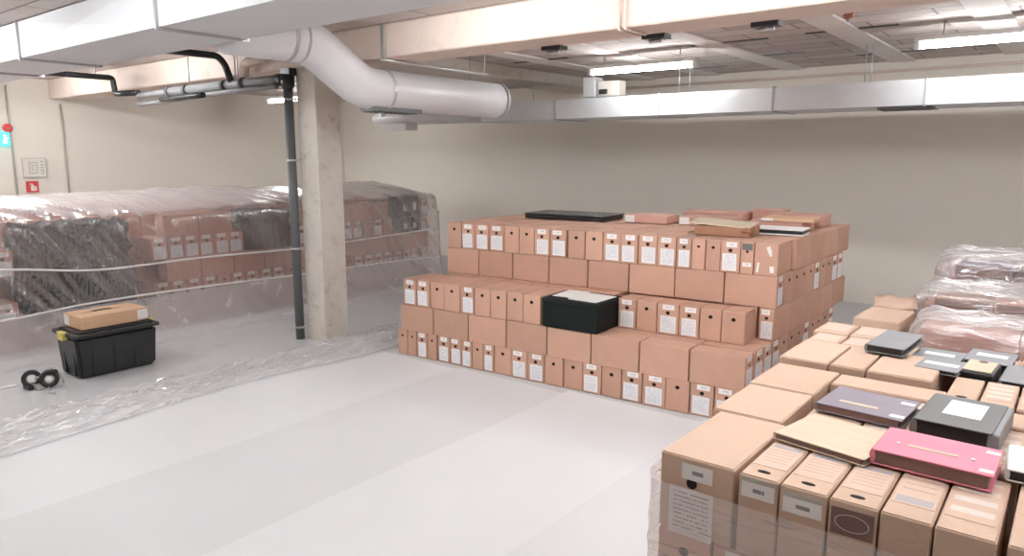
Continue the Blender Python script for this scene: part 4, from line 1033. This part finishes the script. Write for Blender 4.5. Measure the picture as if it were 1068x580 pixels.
# ------------------------------------------------------------------ wrapped loads behind the front stack
def pallet(x0, x1, y0, y1, zt):
    return cells(x0, x1, y0, y1, .004, zt, .42, .2, .25)
cc = pallet(-.66, .75, 4.52, 5.02, .955) + pallet(-.74, .75, 5.14, 5.76, .975) + pallet(-.72, .75, 5.94, 6.60, 1.04)
core('packed_boxes', cc, 'mass of closed boxes carrying the film-wrapped loads behind the front stack', 'boxes', M['card_rose'])
def bundle(x0, x1, y0, y1, z0, z1, items, label, seed):
    """Documents on the pile, each its own thing, then the film thrown over them."""
    bm = lump((x1 - x0) / 2, (y1 - y0) / 2, z1 - z0, .035, (4.5, 4.5, 5.), 46, seed, inward=False, bottom=False)
    return tag(obj('wrap_film', bm, M['wrap'], None, ((x0 + x1) / 2, (y0 + y1) / 2, z0)), label, 'plastic film', 'film wrapped over the loads')
bundle(-.70, .80, 4.48, 5.01, .70, .985, None, 'crumpled clear film over the lowest wrapped load, nearest the grey binders', 2.2)
bundle(-.78, .80, 5.10, 5.80, .72, 1.055, None, 'crumpled clear film over the middle wrapped load', 5.7)
bundle(-.78, .80, 5.90, 6.66, .82, 1.20, None, 'crumpled clear film over the tallest wrapped load against the back wall', 9.4)
def bound(x, y, z, w, l, h, rot, m_, label, cat='folder'):
    o = tag(empty('bound_volume', (x, y, z), rot), label, cat, 'volumes under the film')
    bm = box_bm(-w / 2, w / 2, -l / 2, l / 2, 0, h, .006); obj('cover', bm, M[m_], o)
    bm = box_bm(-w / 2 + .01, w / 2 - .01, -l / 2 - .002, l / 2 - .02, .008, h - .008, .002); obj('pages', bm, M['brownedge'], o)
i = 0
for (x, w, m_) in ((-.53, .30, 'leather'), (-.24, .24, 'card_rose'), (.0, .2, 'brownedge'), (.25, .25, 'leather')):
    i += 1; bound(x, 5.30, .978, w, .34, .055, .03, m_, 'bound volume under the middle film load, %s along its front' % ORD[i])
i = 0
for (x, w, h, m_) in ((-.50, .34, .10, 'purple'), (-.14, .32, .09, 'brownedge'), (.22, .34, .11, 'black')):
    i += 1; bound(x, 6.15, 1.043, w, .42, h, -.03, m_, 'bound volume under the tallest film load, %s along its front' % ORD[i])
GB = 'loose boxes beside the wrapped loads'
for (x, y, W, L, lb) in ((-.865, 4.68, .24, .42, 'plain brown box at the near end of the wrapped loads'), (-.90, 5.12, .16, .30, 'brown box with a torn flap edge between wrapped loads and terraced stack'),):
    archive_box(x, y, .735, W, L, .235, rot=-.03, style='N', label=lb, group=GB, mat='card_fg')
bm = bmesh.new()
for (x0, x1, y0, y1) in ((-.985, -.745, 4.47, 4.89), (-.98, -.82, 4.97, 5.27)):
    for q in range(3): add_box(bm, x0, x1, y0, y1, .004 + q * .243, .240 + q * .243)
tag(obj('packed_boxes', bm, M['card_rose']), 'closed boxes stacked under the loose brown boxes by the wrapped loads', 'boxes', None, 'stuff')
o = tag(empty('open_flap', (-.86, 4.95, .972), .2), 'torn cardboard flap bent up beside the wrapped loads', 'cardboard')
bm = bmesh.new(); P_ = [[(-.12 + .24 * u, -.06 + .14 * v + .02 * math.sin(u * 7), .006 + .05 * v * v + .018 * noise.noise(Vector((u * 4, v * 4, 1)))) for u in (0, .2, .4, .6, .8, 1)] for v in (0, .33, .66, 1)]
grid_mesh(bm, P_); r = bmesh.ops.extrude_face_region(bm, geom=bm.faces[:])
for v in [g for g in r['geom'] if isinstance(g, bmesh.types.BMVert)]: v.co.z -= .005
obj('flap_board', bm, M['card_fg'], o)

# ------------------------------------------------------------------ world, camera, view
w = bpy.data.worlds.new('room_air'); S.world = w; w.use_nodes = True
w.node_tree.nodes['Background'].inputs[0].default_value = (.9, .92, 1, 1); w.node_tree.nodes['Background'].inputs[1].default_value = .05
cam = bpy.data.cameras.new('camera'); co = bpy.data.objects.new('camera', cam); C.objects.link(co)
co.location = (0, 0, 1.9); co.rotation_euler = (math.radians(90) - math.atan(127 / 752), 0, math.radians(38.35))
cam.sensor_width = 36; cam.lens = 752 / 1068 * 36; cam.clip_start = .05; cam.clip_end = 60
S.camera = co
S.view_settings.view_transform = 'Standard'; S.view_settings.look = 'None'; S.view_settings.gamma = 1; S.view_settings.use_curve_mapping = False
S.view_settings.exposure = 1.05
S.cycles.transparent_max_bounces = 24; S.cycles.max_bounces = 8; S.cycles.diffuse_bounces = 5
S.cycles.use_denoising = True
S.cycles.sample_clamp_indirect = 6
print('archive boxes', COUNT[0])
